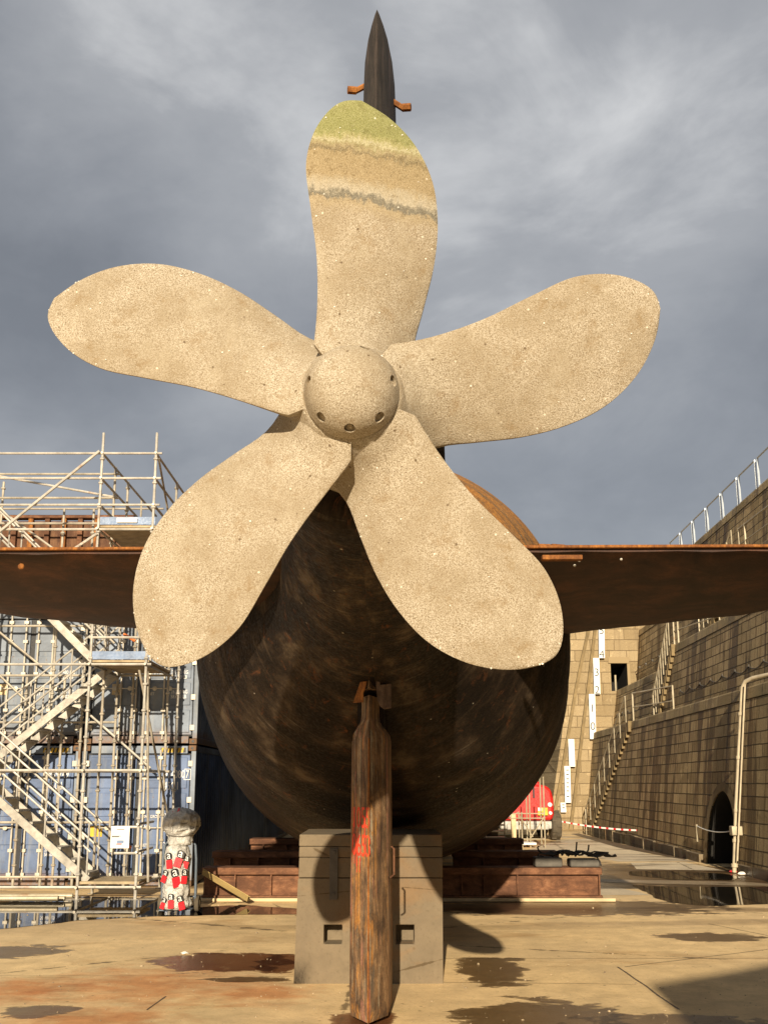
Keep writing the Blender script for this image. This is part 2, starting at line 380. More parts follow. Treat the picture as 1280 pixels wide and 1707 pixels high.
def _sepy(t, co): return t._sep(co)[1]
def m_concrete(name, tint=(.5, .4, .25), wet=False, stains=None):
    t = NT(name); co = t.coord('World') if not wet else t.coord('World')
    a = t.noise(co, .45, 6, .6, .3); b = t.noise(co, 2.6, 6, .65, .2); c = t.noise(co, 22, 5, .7); d_ = t.noise(co, 120, 3, .6)
    base = [q for q in tint]
    col = t.mix(t.ramp(b, [(.34, 0), (.66, 1)]), [q * .80 for q in base], [q * 1.12 for q in base])
    col = t.mix(t.ramp(a, [(.40, 0), (.66, .55)]), col, (base[0] * .74, base[1] * .76, base[2] * .85))
    col = t.mix(t.ramp(c, [(.30, .6), (.45, 0)]), col, [q * .55 for q in base])
    col = t.mix(t.ramp(c, [(.60, 0), (.75, .35)]), col, [min(1, q * 1.35) for q in base])
    sp = t.voro(co, 5.5); spc = t._sep(t.voro(co, 5.5, 'F1', 'Color'))[0]
    dot = t.math('MULTIPLY', t.ramp(sp, [(.05, 1), (.12, 0)]), t.ramp(spc, [(.72, 0), (.76, 1)]))
    col = t.mix(t.math('MULTIPLY', dot, .6), col, (.10, .065, .03))
    # rust bled into the slab, in blotches
    r1 = t.noise(t.mapping(co, (.55, 1.1, 1), loc=(1.7, .3, 0)), .9, 5, .6, .6)
    col = t.mix(t.ramp(r1, [(.57, 0), (.74, .55)]), col, (.30, .135, .03))
    # algae tinge
    g = t.noise(t.mapping(co, (.4, .9, 1), loc=(7, 4, 0)), 1.0, 5, .6, .4)
    col = t.mix(t.ramp(g, [(.60, 0), (.75, .35)]), col, (.17, .15, .055))
    # damp tongues, long across the dock floor
    dmp = t.noise(t.mapping(co, (.10, .55, 1), loc=(2.2, .7, 0)), 1.0, 5, .6, .4)
    wpy = t._sep(co)[1]
    far = t.mrange(wpy, 12.5, 18)
    dm = t.math('MULTIPLY', t.ramp(dmp, [(.50, 0), (.56, 1)]), far)
    col = t.mix(t.math('MULTIPLY', dm, .72), col, t.mix(1.0, col, (.34, .29, .25), 'MULTIPLY'))
    if stains:
        for k, (cx, cy, rx, ry, rot, cl, cc) in enumerate(stains):
            p = t.mapping(t.mapping(co, loc=(-cx, -cy, 0)), rot=(0, 0, rot))
            q = t._sep(p)
            dd = t.math('SQRT', t.math('ADD', t.math('POWER', t.math('ABSOLUTE', t.math('MULTIPLY', q[0], 1 / rx)), 2.0), t.math('POWER', t.math('ABSOLUTE', t.math('MULTIPLY', q[1], 1 / ry)), 2.0)))
            nz = t.noise(t.mapping(co, (1, 1.6, 1), loc=(k * 3.3, k * 1.7, 0)), 2.4, 6, .62, .3)
            dd = t.math('ADD', dd, t.math('MULTIPLY', t.math('SUBTRACT', nz, .5), 1.9))
            mk = t.ramp(dd, [(.80, 1), (.93, .75), (1.0, 0)]) if cc != 'rust' else t.ramp(dd, [(.2, .8), (1.0, 0)])
            if cl is not None: mk = t.math('MULTIPLY', mk, t.ramp(t.math('MULTIPLY_ADD', t.math('SUBTRACT', _sepy(t, co), cl), 10.0, .5), [(.45, 1), (.55, 0)]))
            tone = {'damp': (.20, .165, .135), 'red': (.19, .085, .05), 'rust': (.66, .27, .09)}[cc]
            col = t.mix(t.math('MULTIPLY', mk, .95 if cc != 'rust' else .8), col, t.mix(1.0, col, tone, 'MULTIPLY'))
            if cc != 'rust': dm = t.math('MAXIMUM', dm, mk)
    # hair cracks
    cr_ = t.voro(t.mapping(co, (.16, .22, 1)), 1.0, 'DISTANCE_TO_EDGE')
    wig = t.math('ADD', cr_, t.math('MULTIPLY', t.math('SUBTRACT', b, .5), .05))
    crack = t.ramp(wig, [(.0, 1), (.0035, 0)])
    col = t.mix(t.math('MULTIPLY', crack, .7), col, (.07, .045, .02))
    rough = t.mix(dm, (.9, .9, .9), (.30, .30, .30))
    return t.done(col, rough, 0, t.bump(d_, .3, .004, t.bump(b, .25, .03, t.bump(c, .4, .01))), .3)

def m_damp(name, col=(.075, .05, .028), rough=.35):
    t = NT(name); co = t.coord('World'); b = t.noise(co, 3, 5, .65); c = t.noise(co, 24, 4, .7)
    cc = t.mix(t.ramp(b, [(.35, 0), (.65, 1)]), [q * .7 for q in col], [q * 1.35 for q in col])
    cc = t.mix(t.ramp(c, [(.4, .4), (.6, 0)]), cc, [q * .5 for q in col])
    return t.done(cc, t.mrange(b, .35, .65, rough - .1, rough + .2), 0, t.bump(c, .2, .004), .5)

def m_water():
    t = NT('puddle_water'); co = t.coord('World'); b = t.noise(co, 1.2, 4, .6)
    c = t.mix(t.ramp(b, [(.35, 0), (.65, 1)]), (.012, .010, .008), (.030, .024, .016))
    return t.done(c, t.mrange(b, .4, .7, .015, .05), 0, t.bump(t.noise(co, 7, 2), .02, .01), .75)

def m_container(name, col, pale=.4):
    t = NT(name); co = t.coord(); n = t.noise(co, 1.1, 6, .65, .3); f_ = t.noise(co, 14, 5, .7)
    v = t.noise(t.mapping(co, (6, 6, .5)), 1.2, 5, .65)
    c = t.mix(t.ramp(n, [(.35, 0), (.65, 1)]), [q * .75 for q in col], [q * (1 + pale) + .02 for q in col])
    c = t.mix(t.ramp(v, [(.55, 0), (.7, .35)]), c, (.30, .30, .27))
    c = t.mix(t.ramp(f_, [(.64, 0), (.72, .8)]), c, (.14, .06, .025))
    s = t._sep(co)
    edge = t.math('MULTIPLY', t.mrange(t.math('ADD', s[2], t.math('MULTIPLY', n, .5)), .62, .30), t.ramp(f_, [(.35, .3), (.55, 1)]))
    c = t.mix(t.math('MULTIPLY', edge, .75), c, (.20, .10, .04))
    return t.done(c, .55, 0, t.bump(f_, .2, .004), .4)

def m_galv(name='galvanised_tube', a=(.36, .34, .30), b=(.62, .585, .52)):
    t = NT(name); co = t.coord('World'); n = t.noise(co, 3, 5, .65); f_ = t.noise(co, 40, 3, .6)
    c = t.mix(t.ramp(n, [(.35, 0), (.65, 1)]), a, b)
    c = t.mix(t.ramp(t.noise(co, 1.6, 6, .7), [(.60, 0), (.7, .6)]), c, (.30, .14, .06))
    return t.done(c, t.mrange(f_, .3, .7, .38, .6), .35, t.bump(f_, .15, .002))

def m_bag():
    t = NT('clear_polythene'); co = t.coord(); n = t.noise(co, 7, 5, .7, 1.4); f_ = t.noise(t.mapping(co, (1, 1, .5)), 22, 4, .7, 1.0)
    c = t.mix(t.ramp(n, [(.35, 0), (.62, 1)]), (.30, .29, .265), (.66, .64, .59))
    return t.done(c, .22, 0, t.bump(f_, .8, .02, t.bump(n, .9, .05)), .7)

M = {}
M['blade'] = m_blade(); M['hull'] = m_hull()
M['rudder'] = m_rust('streaked_rudder_steel', (.060, .036, .022), (.27, .155, .075), (.50, .32, .17),
                     streakcol=[(.62, .27, .05), (.45, .19, .13), (.13, .105, .08), (.46, .38, .26)])
M['plane'] = m_rust('stern_plane_steel', (.024, .010, .006), (.062, .025, .013), (.125, .048, .023), vert=False, sc=.6, rough=.65)
M['orange_rust'] = m_rust('orange_rust', (.13, .045, .012), (.30, .11, .022), (.46, .19, .04), sc=2)
M['beam'] = m_rust('rusty_beam_steel', (.085, .036, .018), (.19, .083, .040), (.29, .14, .07), vert=False, sc=.8)
M['rust_panel'] = m_rust('rusty_panel', (.07, .03, .016), (.15, .07, .035), (.22, .12, .06), sc=.8)
M['sail'] = m_rust('dark_fin_steel', (.035, .028, .022), (.066, .053, .041), (.10, .08, .062), sc=.8, streakcol=[(.13, .095, .08)])
M['block'] = m_concrete('block_concrete', (.20, .155, .098))
def st(x, y, w_, h_, cc, clip=None, rot=0.0):
    c = gp(x, y); a = gp(x + w_, y); u = gp(x, y - h_); d_ = gp(x, y + h_)
    return (c.x, c.y, abs(a.x - c.x), abs(u.y - d_.y) / 2, rot, gp(x, clip).y if clip else None, cc)
M['ground'] = m_concrete('dock_floor_concrete', (.80, .585, .305), stains=[
    st(375, 1602, 120, 17, 'red', 1588), st(412, 1633, 70, 5, 'damp'), st(65, 1686, 62, 11, 'damp'), st(40, 1586, 75, 11, 'damp'), st(820, 1616, 62, 27, 'damp', 1596),
    st(900, 1700, 150, 36, 'damp'), st(1130, 1716, 190, 26, 'damp'), st(950, 1513, 270, 13, 'damp'), st(1150, 1460, 210, 24, 'damp'), st(610, 1700, 60, 18, 'red'), st(1180, 1562, 90, 8, 'damp'),
    st(250, 1640, 200, 42, 'rust'), st(150, 1700, 190, 30, 'rust'), st(40, 1650, 120, 30, 'rust'), st(430, 1655, 120, 24, 'rust'), st(470, 1606, 45, 16, 'red', 1590)])
M['strip'] = m_concrete('pale_slab_concrete', (.66, .55, .38))
M['stain'] = m_damp('damp_concrete', (.12, .078, .04), .5)
M['stain_red'] = m_damp('rusty_damp_concrete', (.075, .030, .012), .35)
M['water'] = m_water()
M['wall'] = m_stone('dock_wall_granite', (.29, .205, .10), (.70, .525, .285), (.040, .024, .010), .82, .30, .85, 0.0, .15)
M['cope'] = m_stone('granite_coping', (.32, .235, .12), (.62, .48, .27), (.06, .045, .025), 1.6, .6, .5, 3.0, .25)
M['ashlar'] = m_stone('pale_ashlar', (.29, .215, .115), (.50, .39, .235), (.20, .14, .075), 1.15, .52, .25, 5.0)
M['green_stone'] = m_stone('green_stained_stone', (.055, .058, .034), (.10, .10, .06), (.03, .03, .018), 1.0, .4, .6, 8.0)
M['groove'] = m_plain('dark_granite', (.20, .145, .07), .9, 0, .3, 3)
M['dark'] = m_plain('shaded_opening_stone', (.012, .010, .008), .9)  # near-black: the shade inside arch and doorway is put into the colour
M['galv'] = m_galv(); M['galv_dull'] = m_galv('weathered_tube', (.30, .27, .22), (.52, .47, .38))
M['rail'] = m_galv('painted_rail', (.36, .31, .21), (.54, .47, .34))
M['cool_rail'] = m_plain('grey_painted_rail', (.50, .55, .60), .45, .2, .1)
M['alu'] = m_plain('stair_alloy', (.36, .335, .29), .55, .2, .35)
M['deck'] = m_plain('deck_board', (.36, .28, .17), .8, 0, .3, 4)
M['toe'] = m_plain('blue_grey_toe_board', (.17, .24, .38), .55, 0, .25, 3)
M['cont'] = m_container('navy_container_paint', (.075, .115, .215), .5)
M['cont_pale'] = m_container('faded_container_paint', (.135, .165, .215), .6)
M['cont_grey'] = m_container('grey_container_paint', (.125, .150, .19), .5)
M['castor'] = m_plain('rusted_corner_casting', (.15, .085, .045), .8)
M['seal'] = m_plain('black_door_seal', (.014, .015, .018), .6)
M['rod'] = m_plain('galvanised_rod', (.52, .48, .40), .5, .2, .2)
M['white'] = m_plain('white_paint', (.78, .77, .73), .5, 0, .06)
M['board'] = m_plain('white_gauge_board', (.80, .80, .78), .5, 0, .04)
M['black'] = m_plain('black_paint', (.015, .015, .016), .5)
M['yellow'] = m_plain('yellow_paint', (.62, .40, .03), .6)
M['red'] = m_plain('red_paint', (.50, .018, .014), .35, 0, .15, 2, .03)
M['red_label'] = m_plain('red_label', (.62, .02, .03), .35, 0, .1, 8, .03)
M['red_spray'] = m_plain('red_spray_paint', (.72, .060, .022), .7, 0, .3, 14)
M['glass'] = m_plain('dark_glass', (.02, .025, .03), .08)
M['tyre'] = m_plain('dusty_tyre', (.085, .068, .045), .9, 0, .3, 5)
M['cart'] = m_plain('blue_grey_steel', (.12, .15, .19), .45, .2)
M['bag'] = m_bag()
M['wood'] = m_plain('yellow_timber', (.46, .33, .13), .8, 0, .25, 4)
M['timber'] = m_plain('pale_timber', (.60, .47, .28), .85, 0, .2, 4)
M['cable'] = m_plain('black_rubber_cable', (.016, .013, .012), .6)
M['pad'] = m_plain('grey_pad', (.11, .10, .085), .85)
M['pipe'] = m_plain('cream_pipe', (.50, .42, .29), .55, 0, .2, 3)
M['litter'] = m_plain('pale_litter', (.7, .66, .58), .8)
M['chassis'] = m_plain('pale_grey_paint', (.42, .41, .37), .5)
M['lamp'] = m_plain('pale_lens', (.75, .73, .68), .2)
M['orange'] = m_plain('orange_plastic', (.65, .16, .03), .5)

# ================================================================== SETTING
def build_ground():
    mb = MB(); S = 700
    xs = [-S, -60, -12, 0, 12, 60, S]; ys = [-S, -60, 0, 15, 30, 60, S]
    vs = [(x, y, 0) for y in ys for x in xs]; n = len(xs)
    mb.add(vs, [(j * n + i, j * n + i + 1, (j + 1) * n + i + 1, (j + 1) * n + i) for j in range(len(ys) - 1) for i in range(n - 1)])
    tag(mb.build('ground', M['ground']), kind='structure')
build_ground()

def ragged(pts, amp, n=7, seed=0):
    rnd = random.Random(seed); out = []
    m = len(pts)
    for i in range(m):
        a = Vector(pts[i]); b = Vector(pts[(i + 1) % m]); d = b - a; nrm = Vector((-d.y, d.x, 0)).normalized()
        for k in range(n):
            t = k / n; p = a + d * t
            w_ = noise.noise(Vector((p.x * 2.3, p.y * 2.3, seed))) + .5 * noise.noise(Vector((p.x * 7, p.y * 7, seed + 5)))
            out.append(p + nrm * (w_ * amp))
    return out
def sheet(name, px, z, mat, amp=.1, seed=0, n=7, kind='structure'):
    pts = ragged([gp(x, y, z) for x, y in px], amp, n, seed)
    me = bpy.data.meshes.new(name); bm = bmesh.new()
    vs = [bm.verts.new((p.x, p.y, z)) for p in pts]
    es = [bm.edges.new((vs[i], vs[(i + 1) % len(vs)])) for i in range(len(vs))]
    bmesh.ops.triangle_fill(bm, use_beauty=True, edges=es)
    for f_ in bm.faces:
        if f_.normal.z < 0: f_.normal_flip()
    bm.to_mesh(me); bm.free(); me.materials.append(mat)
    o = bpy.data.objects.new(name, me); COL.objects.link(o); tag(o, kind=kind); return o
# puddles
sheet('puddle', [(-120, 1556), (20, 1547), (130, 1534), (250, 1528), (335, 1526), (330, 1511), (262, 1496), (130, 1494), (20, 1503), (-120, 1515)], .006, M['water'], .06, 1)
sheet('puddle', [(1046, 1452), (1110, 1452), (1205, 1456), (1235, 1463), (1214, 1467), (1120, 1466), (1052, 1459)], .006, M['water'], .10, 2)
sheet('puddle', [(1052, 1475), (1120, 1478), (1280, 1478), (1420, 1480), (1420, 1497), (1280, 1506), (1190, 1510), (1110, 1504), (1080, 1489)], .006, M['water'], .10, 3)
sheet('puddle', [(960, 1386), (1000, 1384), (1050, 1398), (1120, 1412), (1180, 1430), (1140, 1432), (1070, 1415), (1000, 1398)], .006, M['water'], .08, 4)
sheet('puddle', [(330, 1512), (400, 1508), (498, 1515), (500, 1524), (420, 1524), (330, 1526)], .006, M['water'], .07, 14)
# slab joints: thin dark recess strips
def joint(a, b, wd, seed):
    a = gp(*a); b = gp(*b); d = (b - a); nrm = Vector((-d.y, d.x, 0)).normalized(); n = 26
    L_ = []; R2 = []
    for i in range(n + 1):
        p = a + d * (i / n); q = noise.noise(Vector((p.x * 1.7, p.y * 1.7, seed))) * wd * 1.2
        ww = wd * (.6 + .5 * abs(noise.noise(Vector((p.x * 5, p.y * 5, seed + 3)))))
        L_.append((p.x + nrm.x * (q + ww), p.y + nrm.y * (q + ww), .0025)); R2.append((p.x + nrm.x * (q - ww), p.y + nrm.y * (q - ww), .0025))
    mb = MB(); mb.add(L_ + R2, [(i, i + 1, n + 2 + i, n + 1 + i) for i in range(n)])
    tag(mb.build('slab_joint', M['stain']), kind='structure')
joint((740, 1598), (1290, 1598), .006, 1); joint((-50, 1626), (490, 1628), .004, 2); joint((660, 1637), (1060, 1641), .007, 3); joint((300, 1590), (492, 1591), .010, 8)
joint((1030, 1612), (1130, 1683), .016, 4); joint((1040, 1612), (1285, 1582), .012, 5); joint((245, 1684), (276, 1661), .012, 6); joint((1180, 1540), (1290, 1562), .012, 7)
# raised edging and pale slabs by the wall
sheet('floor_slab', [(930, 1400), (985, 1398), (1080, 1423), (1160, 1436), (1030, 1436), (960, 1425), (870, 1420)], .003, M['strip'], .02, 21)
sheet('floor_slab', [(1050, 1438), (1140, 1437), (1210, 1452), (1130, 1450), (1060, 1449)], .0045, M['strip'], .04, 22)
sheet('floor_slab', [(940, 1478), (1020, 1477), (1085, 1492), (1000, 1492), (900, 1487)], .0045, M['strip'], .05, 23)
sheet('floor_slab', [(1000, 1465), (1240, 1470), (1290, 1474), (1290, 1477), (1080, 1473), (1000, 1470)], .0048, M['strip'], .03, 24)
sheet('drain_strip', [(952, 1390), (964, 1389), (1040, 1408), (1150, 1430), (1140, 1433), (1030, 1413)], .0055, M['stain'], .03, 25)

# ------------------------------------------------------------------ right-hand stone dock wall
WS = .04
def wx(off, d): return off + WS * d
wall = tag(empty('dock_wall', (wx(7.5, 22), 22, 0)), 'long stepped granite dry dock wall on the right, streaked with wet stains', 'dock wall')
WLOC = Vector(wall.location)
def wq(off, d, z): return Vector((wx(off, d), d, z)) - WLOC
D0, D1 = 1.0, 47.0
ARC0, ARC1 = 24.1, 26.3
def tier_mesh(name, off0, off1, z0, z1, d0, d1, cope=.32, arch=False):
    vs = []; fs = []; uv = []
    def offz(z): return off0 + (off1 - off0) * (z - z0) / (z1 - z0)
    def quad(da, za, db, zb):
        b = len(vs)
        for d, z in ((da, za), (db, za), (db, zb), (da, zb)):
            vs.append(wq(offz(z), d, z)); uv.append((d, z))
        fs.append((b, b + 1, b + 2, b + 3))
    zt = z1 - cope
    if not arch:
        n = max(1, int((d1 - d0) / 4))
        for i in range(n): quad(d0 + (d1 - d0) * i / n, z0, d0 + (d1 - d0) * (i + 1) / n, zt)
    else:
        quad(d0, z0, ARC0, zt); quad(ARC1, z0, d1, zt)
        n = 18; mid = (ARC0 + ARC1) / 2; hw = (ARC1 - ARC0) / 2
        def ah(d):
            t = abs(d - mid) / hw
            return .85 + 1.05 * math.sqrt(max(0, 1 - t ** 1.7)) if t < 1 else .85
        for i in range(n):
            a = ARC0 + (ARC1 - ARC0) * i / n; b_ = ARC0 + (ARC1 - ARC0) * (i + 1) / n
            b = len(vs)
            for d, z in ((a, ah(a)), (b_, ah(b_)), (b_, zt), (a, zt)):
                vs.append(wq(offz(z), d, z)); uv.append((d, z))
            fs.append((b, b + 1, b + 2, b + 3))
        tier_mesh.ah = ah; tier_mesh.offz = offz
    return uv_build(name, M['wall'], vs, fs, uv, wall)
def cope_mesh(off, zt, depth, d0, d1, h=.30):
    """coping course: a proud stone lip with the ledge behind it"""
    vs = []; fs = []; uv = []
    prof = [(off - .050, zt - h), (off - .020, zt - .04), (off + .01, zt), (off + depth, zt)]
    acc = 0; us = [0]
    for i in range(1, len(prof)):
        acc += math.dist(prof[i], prof[i - 1]); us.append(acc)
    prof = [(off + .02, zt - h)] + prof; us = [-.07] + us
    nd = max(1, int((d1 - d0) / 3))
    for i in range(nd + 1):
        d = d0 + (d1 - d0) * i / nd
        for (o_, z), u in zip(prof, us): vs.append(wq(o_, d, z)); uv.append((d, u))
    k = len(prof)
    for i in range(nd):
        for j in range(k - 1): fs.append((i * k + j, (i + 1) * k + j, (i + 1) * k + j + 1, i * k + j + 1))
    return uv_build('coping', M['cope'], vs, fs, uv, wall)
STD = 36.0
tier_mesh('wall_tier', 7.5, 8.0, 0, 4.42, D0, D1, arch=True); cope_mesh(8.0, 4.42, .95, D0, D1)
tier_mesh('wall_tier', 8.9, 9.2, 4.42, 7.05, D0, STD); cope_mesh(9.2, 7.05, .95, D0, STD)
tier_mesh('wall_tier', 8.9, 9.2, 4.42, 6.4, STD, D1); cope_mesh(9.2, 6.4, .95, STD, D1)
tier_mesh('wall_tier', 10.1, 10.4, 6.4, 9.3, D0, D1); cope_mesh(10.4, 9.3, .95, D0, D1)
tier_mesh('wall_tier', 11.3, 11.6, 9.3, 12.1, D0, D1); cope_mesh(11.6, 12.1, 45, D0, D1 + 3)
def wall_ends():
    vs = []; fs = []; uv = []
    prof = [(7.5, 0), (8.0, 4.42), (8.9, 4.42), (9.2, 6.4), (10.1, 6.4), (10.4, 9.3), (11.3, 9.3), (11.6, 12.1), (56, 12.1), (56, 0)]
    for d in (D1, D0):
        b = len(vs)
        for o_, z in prof: vs.append(wq(o_, d, z)); uv.append((o_, z))
        fs.append(tuple(range(b, b + len(prof))))
    vs2 = [wq(9.2, STD, 6.4), wq(10.1, STD, 6.4), wq(10.1, STD, 7.05), wq(9.2, STD, 7.05)]
    b = len(vs); vs += vs2; uv += [(0, 0), (1, 0), (1, .6), (0, .6)]; fs.append((b, b + 1, b + 2, b + 3))
    uv_build('wall_end', M['wall'], vs, fs, uv, wall)
wall_ends()
def footing():
    mb = MB()
    for a, b in ((D0, ARC0 - .25), (ARC1 + .35, D1)):
        n = int((b - a) / 1.3)
        for i in range(n):
            d = a + (b - a) * i / n; d2 = a + (b - a) * (i + 1) / n - .03
            o_ = random.uniform(-.12, -.06); h = random.uniform(.20, .27)
            vs = [wq(7.5 + o_, d, -.02), wq(7.5 + o_, d2, -.02), wq(7.6, d2, -.02), wq(7.6, d, -.02), wq(7.5 + o_, d, h), wq(7.5 + o_, d2, h), wq(7.6, d2, h), wq(7.6, d, h)]
            mb.add(vs, [(0, 1, 5, 4), (1, 2, 6, 5), (3, 0, 4, 7), (4, 5, 6, 7)])
    mb.build('footing', M['block'], wall)
footing()
def culvert():
    ah, offz = tier_mesh.ah, tier_mesh.offz
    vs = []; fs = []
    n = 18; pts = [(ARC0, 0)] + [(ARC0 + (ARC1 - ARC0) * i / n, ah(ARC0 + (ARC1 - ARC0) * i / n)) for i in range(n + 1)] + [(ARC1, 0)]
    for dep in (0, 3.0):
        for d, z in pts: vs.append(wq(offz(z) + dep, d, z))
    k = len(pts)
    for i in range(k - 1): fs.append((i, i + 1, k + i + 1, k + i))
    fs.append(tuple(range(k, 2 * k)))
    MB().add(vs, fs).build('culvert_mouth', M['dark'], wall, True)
    # dressed stone jambs round the mouth
    vs = []; fs = []; uv = []
    mid = (ARC0 + ARC1) / 2
    for d, z in pts:
        s_ = Vector((d - mid, z - .6)); s_ = s_ / max(s_.length, .01)
        vs.append(wq(offz(z) - .03, d, z)); uv.append((0, z))
        d2 = d + s_.x * .28; z2 = z + max(0, s_.y) * .22 if z > 0 else 0
        vs.append(wq(offz(z2) - .03, d2, z2)); uv.append((.3, z))
    for i in range(k - 1): fs.append((2 * i, 2 * i + 1, 2 * i + 3, 2 * i + 2))
    uv_build('culvert_jamb', M['groove'], vs, fs, uv, wall)
culvert()

# ------------------------------------------------------------------ end wall of the dock with gauge boards
DE = 45.5
def end_wall():
    root = tag(empty('end_wall', (8.3, DE, 0)), 'pale sunlit ashlar wall closing the far end of the dock, with a dark doorway', 'stone wall')
    Lc = Vector(root.location)
    left = [(916, 1386), (920, 1340), (927, 1290), (935, 1235), (941, 1180), (946, 1120), (951, 1050), (954, 985), (956, 930)]
    L3 = [at(x, y, DE) for x, y in left]; L3[0].z = 0
    ztop = 12.1; L3.append(Vector((L3[-1].x + .15, DE, ztop)))
    dA, dB = at(1019, 1152, DE), at(1044, 1106, DE)
    vs = []; fs = []; uv = []
    def addp(p): vs.append(p - Lc); uv.append((p.x, p.z)); return len(vs) - 1
    def strip(pl, x1):
        for i in range(len(pl) - 1):
            a, b = pl[i], pl[i + 1]
            fs.append((addp(a), addp(Vector((x1, DE, a.z))), addp(Vector((x1, DE, b.z))), addp(b)))
    strip(L3, dA.x)
    def rect(x0, z0, x1, z1): fs.append(tuple(addp(Vector(q)) for q in ((x0, DE, z0), (x1, DE, z0), (x1, DE, z1), (x0, DE, z1))))
    rect(dA.x, 0, 16, dA.z); rect(dA.x, dB.z, 16, ztop); rect(dB.x, dA.z, 16, dB.z)
    # returns along the left edge, into the entrance
    for i in range(len(L3) - 1):
        a, b = L3[i], L3[i + 1]
        fs.append((addp(a + Vector((-.2, 5, 0))), addp(a), addp(b), addp(b + Vector((-.2, 5, 0)))))
    uv_build('wall_face', M['ashlar'], vs, fs, uv, root)
    mb = MB()
    x0, z0, x1, z1 = dA.x, dA.z, dB.x, dB.z
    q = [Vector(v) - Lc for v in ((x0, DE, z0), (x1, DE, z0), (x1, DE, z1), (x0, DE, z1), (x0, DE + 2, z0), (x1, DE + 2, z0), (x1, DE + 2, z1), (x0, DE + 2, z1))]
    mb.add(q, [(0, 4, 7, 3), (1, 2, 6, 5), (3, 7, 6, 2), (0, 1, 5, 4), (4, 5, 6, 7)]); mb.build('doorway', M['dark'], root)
    mb = MB(); mb.b2(Vector((x0 - .12, DE - .06, z1)) - Lc, Vector((x1 + .12, DE + .1, z1 + .3)) - Lc)
    mb.b2(Vector((x1, DE - .06, z0)) - Lc, Vector((x1 + .15, DE + .1, z1)) - Lc); mb.build('door_surround', M['ashlar'], root, bevel=.02)
    mb = MB(); mb.tube([Vector((x0 + .3, DE + .4, z0)) - Lc, Vector((x0 + .3, DE + .4, z0 + .8)) - Lc], .05); mb.build('door_post', M['rail'], root)
    # two leaning grooves framing the gauge boards
    for pts in ([(949, 1386), (957, 1330), (964, 1270), (971, 1210), (979, 1150), (986, 1090), (992, 1040), (1001, 960)], [(924, 1352), (934, 1300), (947, 1220), (959, 1150), (969, 1100), (978, 1060), (990, 990)]):
        mb = MB(); P3 = [at(x, y, DE - .02) for x, y in pts]
        for i in range(len(P3) - 1):
            a, b = P3[i], P3[i + 1]; wd = .07
            vs_ = [a + Vector((-wd, 0, 0)), a + Vector((wd, 0, 0)), b + Vector((wd, 0, 0)), b + Vector((-wd, 0, 0))]
            vs_ = [v - Lc for v in vs_] + [v - Lc + Vector((0, -.14, 0)) for v in vs_]
            mb.add(vs_, [(4, 5, 6, 7), (0, 3, 7, 4), (1, 5, 6, 2)])
        mb.build('stone_rib', M['groove'], root)
    # lower facing on the right of the ribs
    return root
end_wall()
def gauge_board(px, label, marks):
    (xa, ya), (xb, yb), wd = px
    a = at(xa, ya, DE - .20); b = at(xb, yb, DE - .20)      # top-left, bottom-left
    wm = wd * DE / 1600
    root = tag(empty('gauge_board', (b.x, b.y, b.z)), label, 'gauge board', 'white gauge boards on the end wall')
    mb = MB(); t = a - b
    vs = [Vector((0, 0, 0)), Vector((wm, 0, 0)), t + Vector((wm, 0, 0)), t]
    mb.add([v + Vector((0, -.03, 0)) for v in vs] + [v + Vector((0, .10, 0)) for v in vs], [(3, 2, 1, 0), (4, 5, 6, 7), (0, 1, 5, 4), (1, 2, 6, 5), (2, 3, 7, 6), (3, 0, 4, 7)])
    mb.build('board', M['board'], root)
    for (txt, k) in marks:
        o = t * k + Vector((wm * .5, -.032, 0))
        text_obj('numeral', txt, .52, M['black'], root, frame(o, (1, 0, 0)), .002, 1.0, 'CENTER')
gauge_board(((997, 1040), (998, 1097), 9.5), 'topmost white gauge board, just under the dark stern plane', [('5', .7), ('4', .01)])
gauge_board(((988, 1097), (990, 1157), 10), 'white gauge board second from the top, left of the dark doorway', [('3', .5), ('2', .01)])
gauge_board(((981, 1157), (983, 1232), 10), 'white gauge board ending at the coping of the lowest wall step', [('1', .6), ('0', .2)])
gauge_board(((946.5, 1232), (948.5, 1278), 9.5), 'plain white gauge board between the two stone ribs, no ticks', [])
gauge_board(((940, 1277), (941.5, 1338), 9.5), 'white gauge board with a row of small ticks', [('-', .82), ('-', .7), ('-', .58), ('-', .47), ('-', .36), ('-', .25), ('-', .1)])
gauge_board(((933.5, 1338), (934.5, 1354), 8.5), 'shortest white gauge board, lowest by the red vehicle', [('-', .5), ('-', .2)])
# darker recessed masonry beyond the entrance
def entrance():
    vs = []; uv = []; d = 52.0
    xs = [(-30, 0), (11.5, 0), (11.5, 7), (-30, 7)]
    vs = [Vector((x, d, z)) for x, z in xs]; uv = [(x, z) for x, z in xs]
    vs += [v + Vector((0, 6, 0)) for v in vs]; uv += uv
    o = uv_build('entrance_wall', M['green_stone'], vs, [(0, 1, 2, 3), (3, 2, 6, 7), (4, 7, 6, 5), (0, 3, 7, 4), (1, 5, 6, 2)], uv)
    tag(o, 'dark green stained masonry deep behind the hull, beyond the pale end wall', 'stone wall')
entrance()

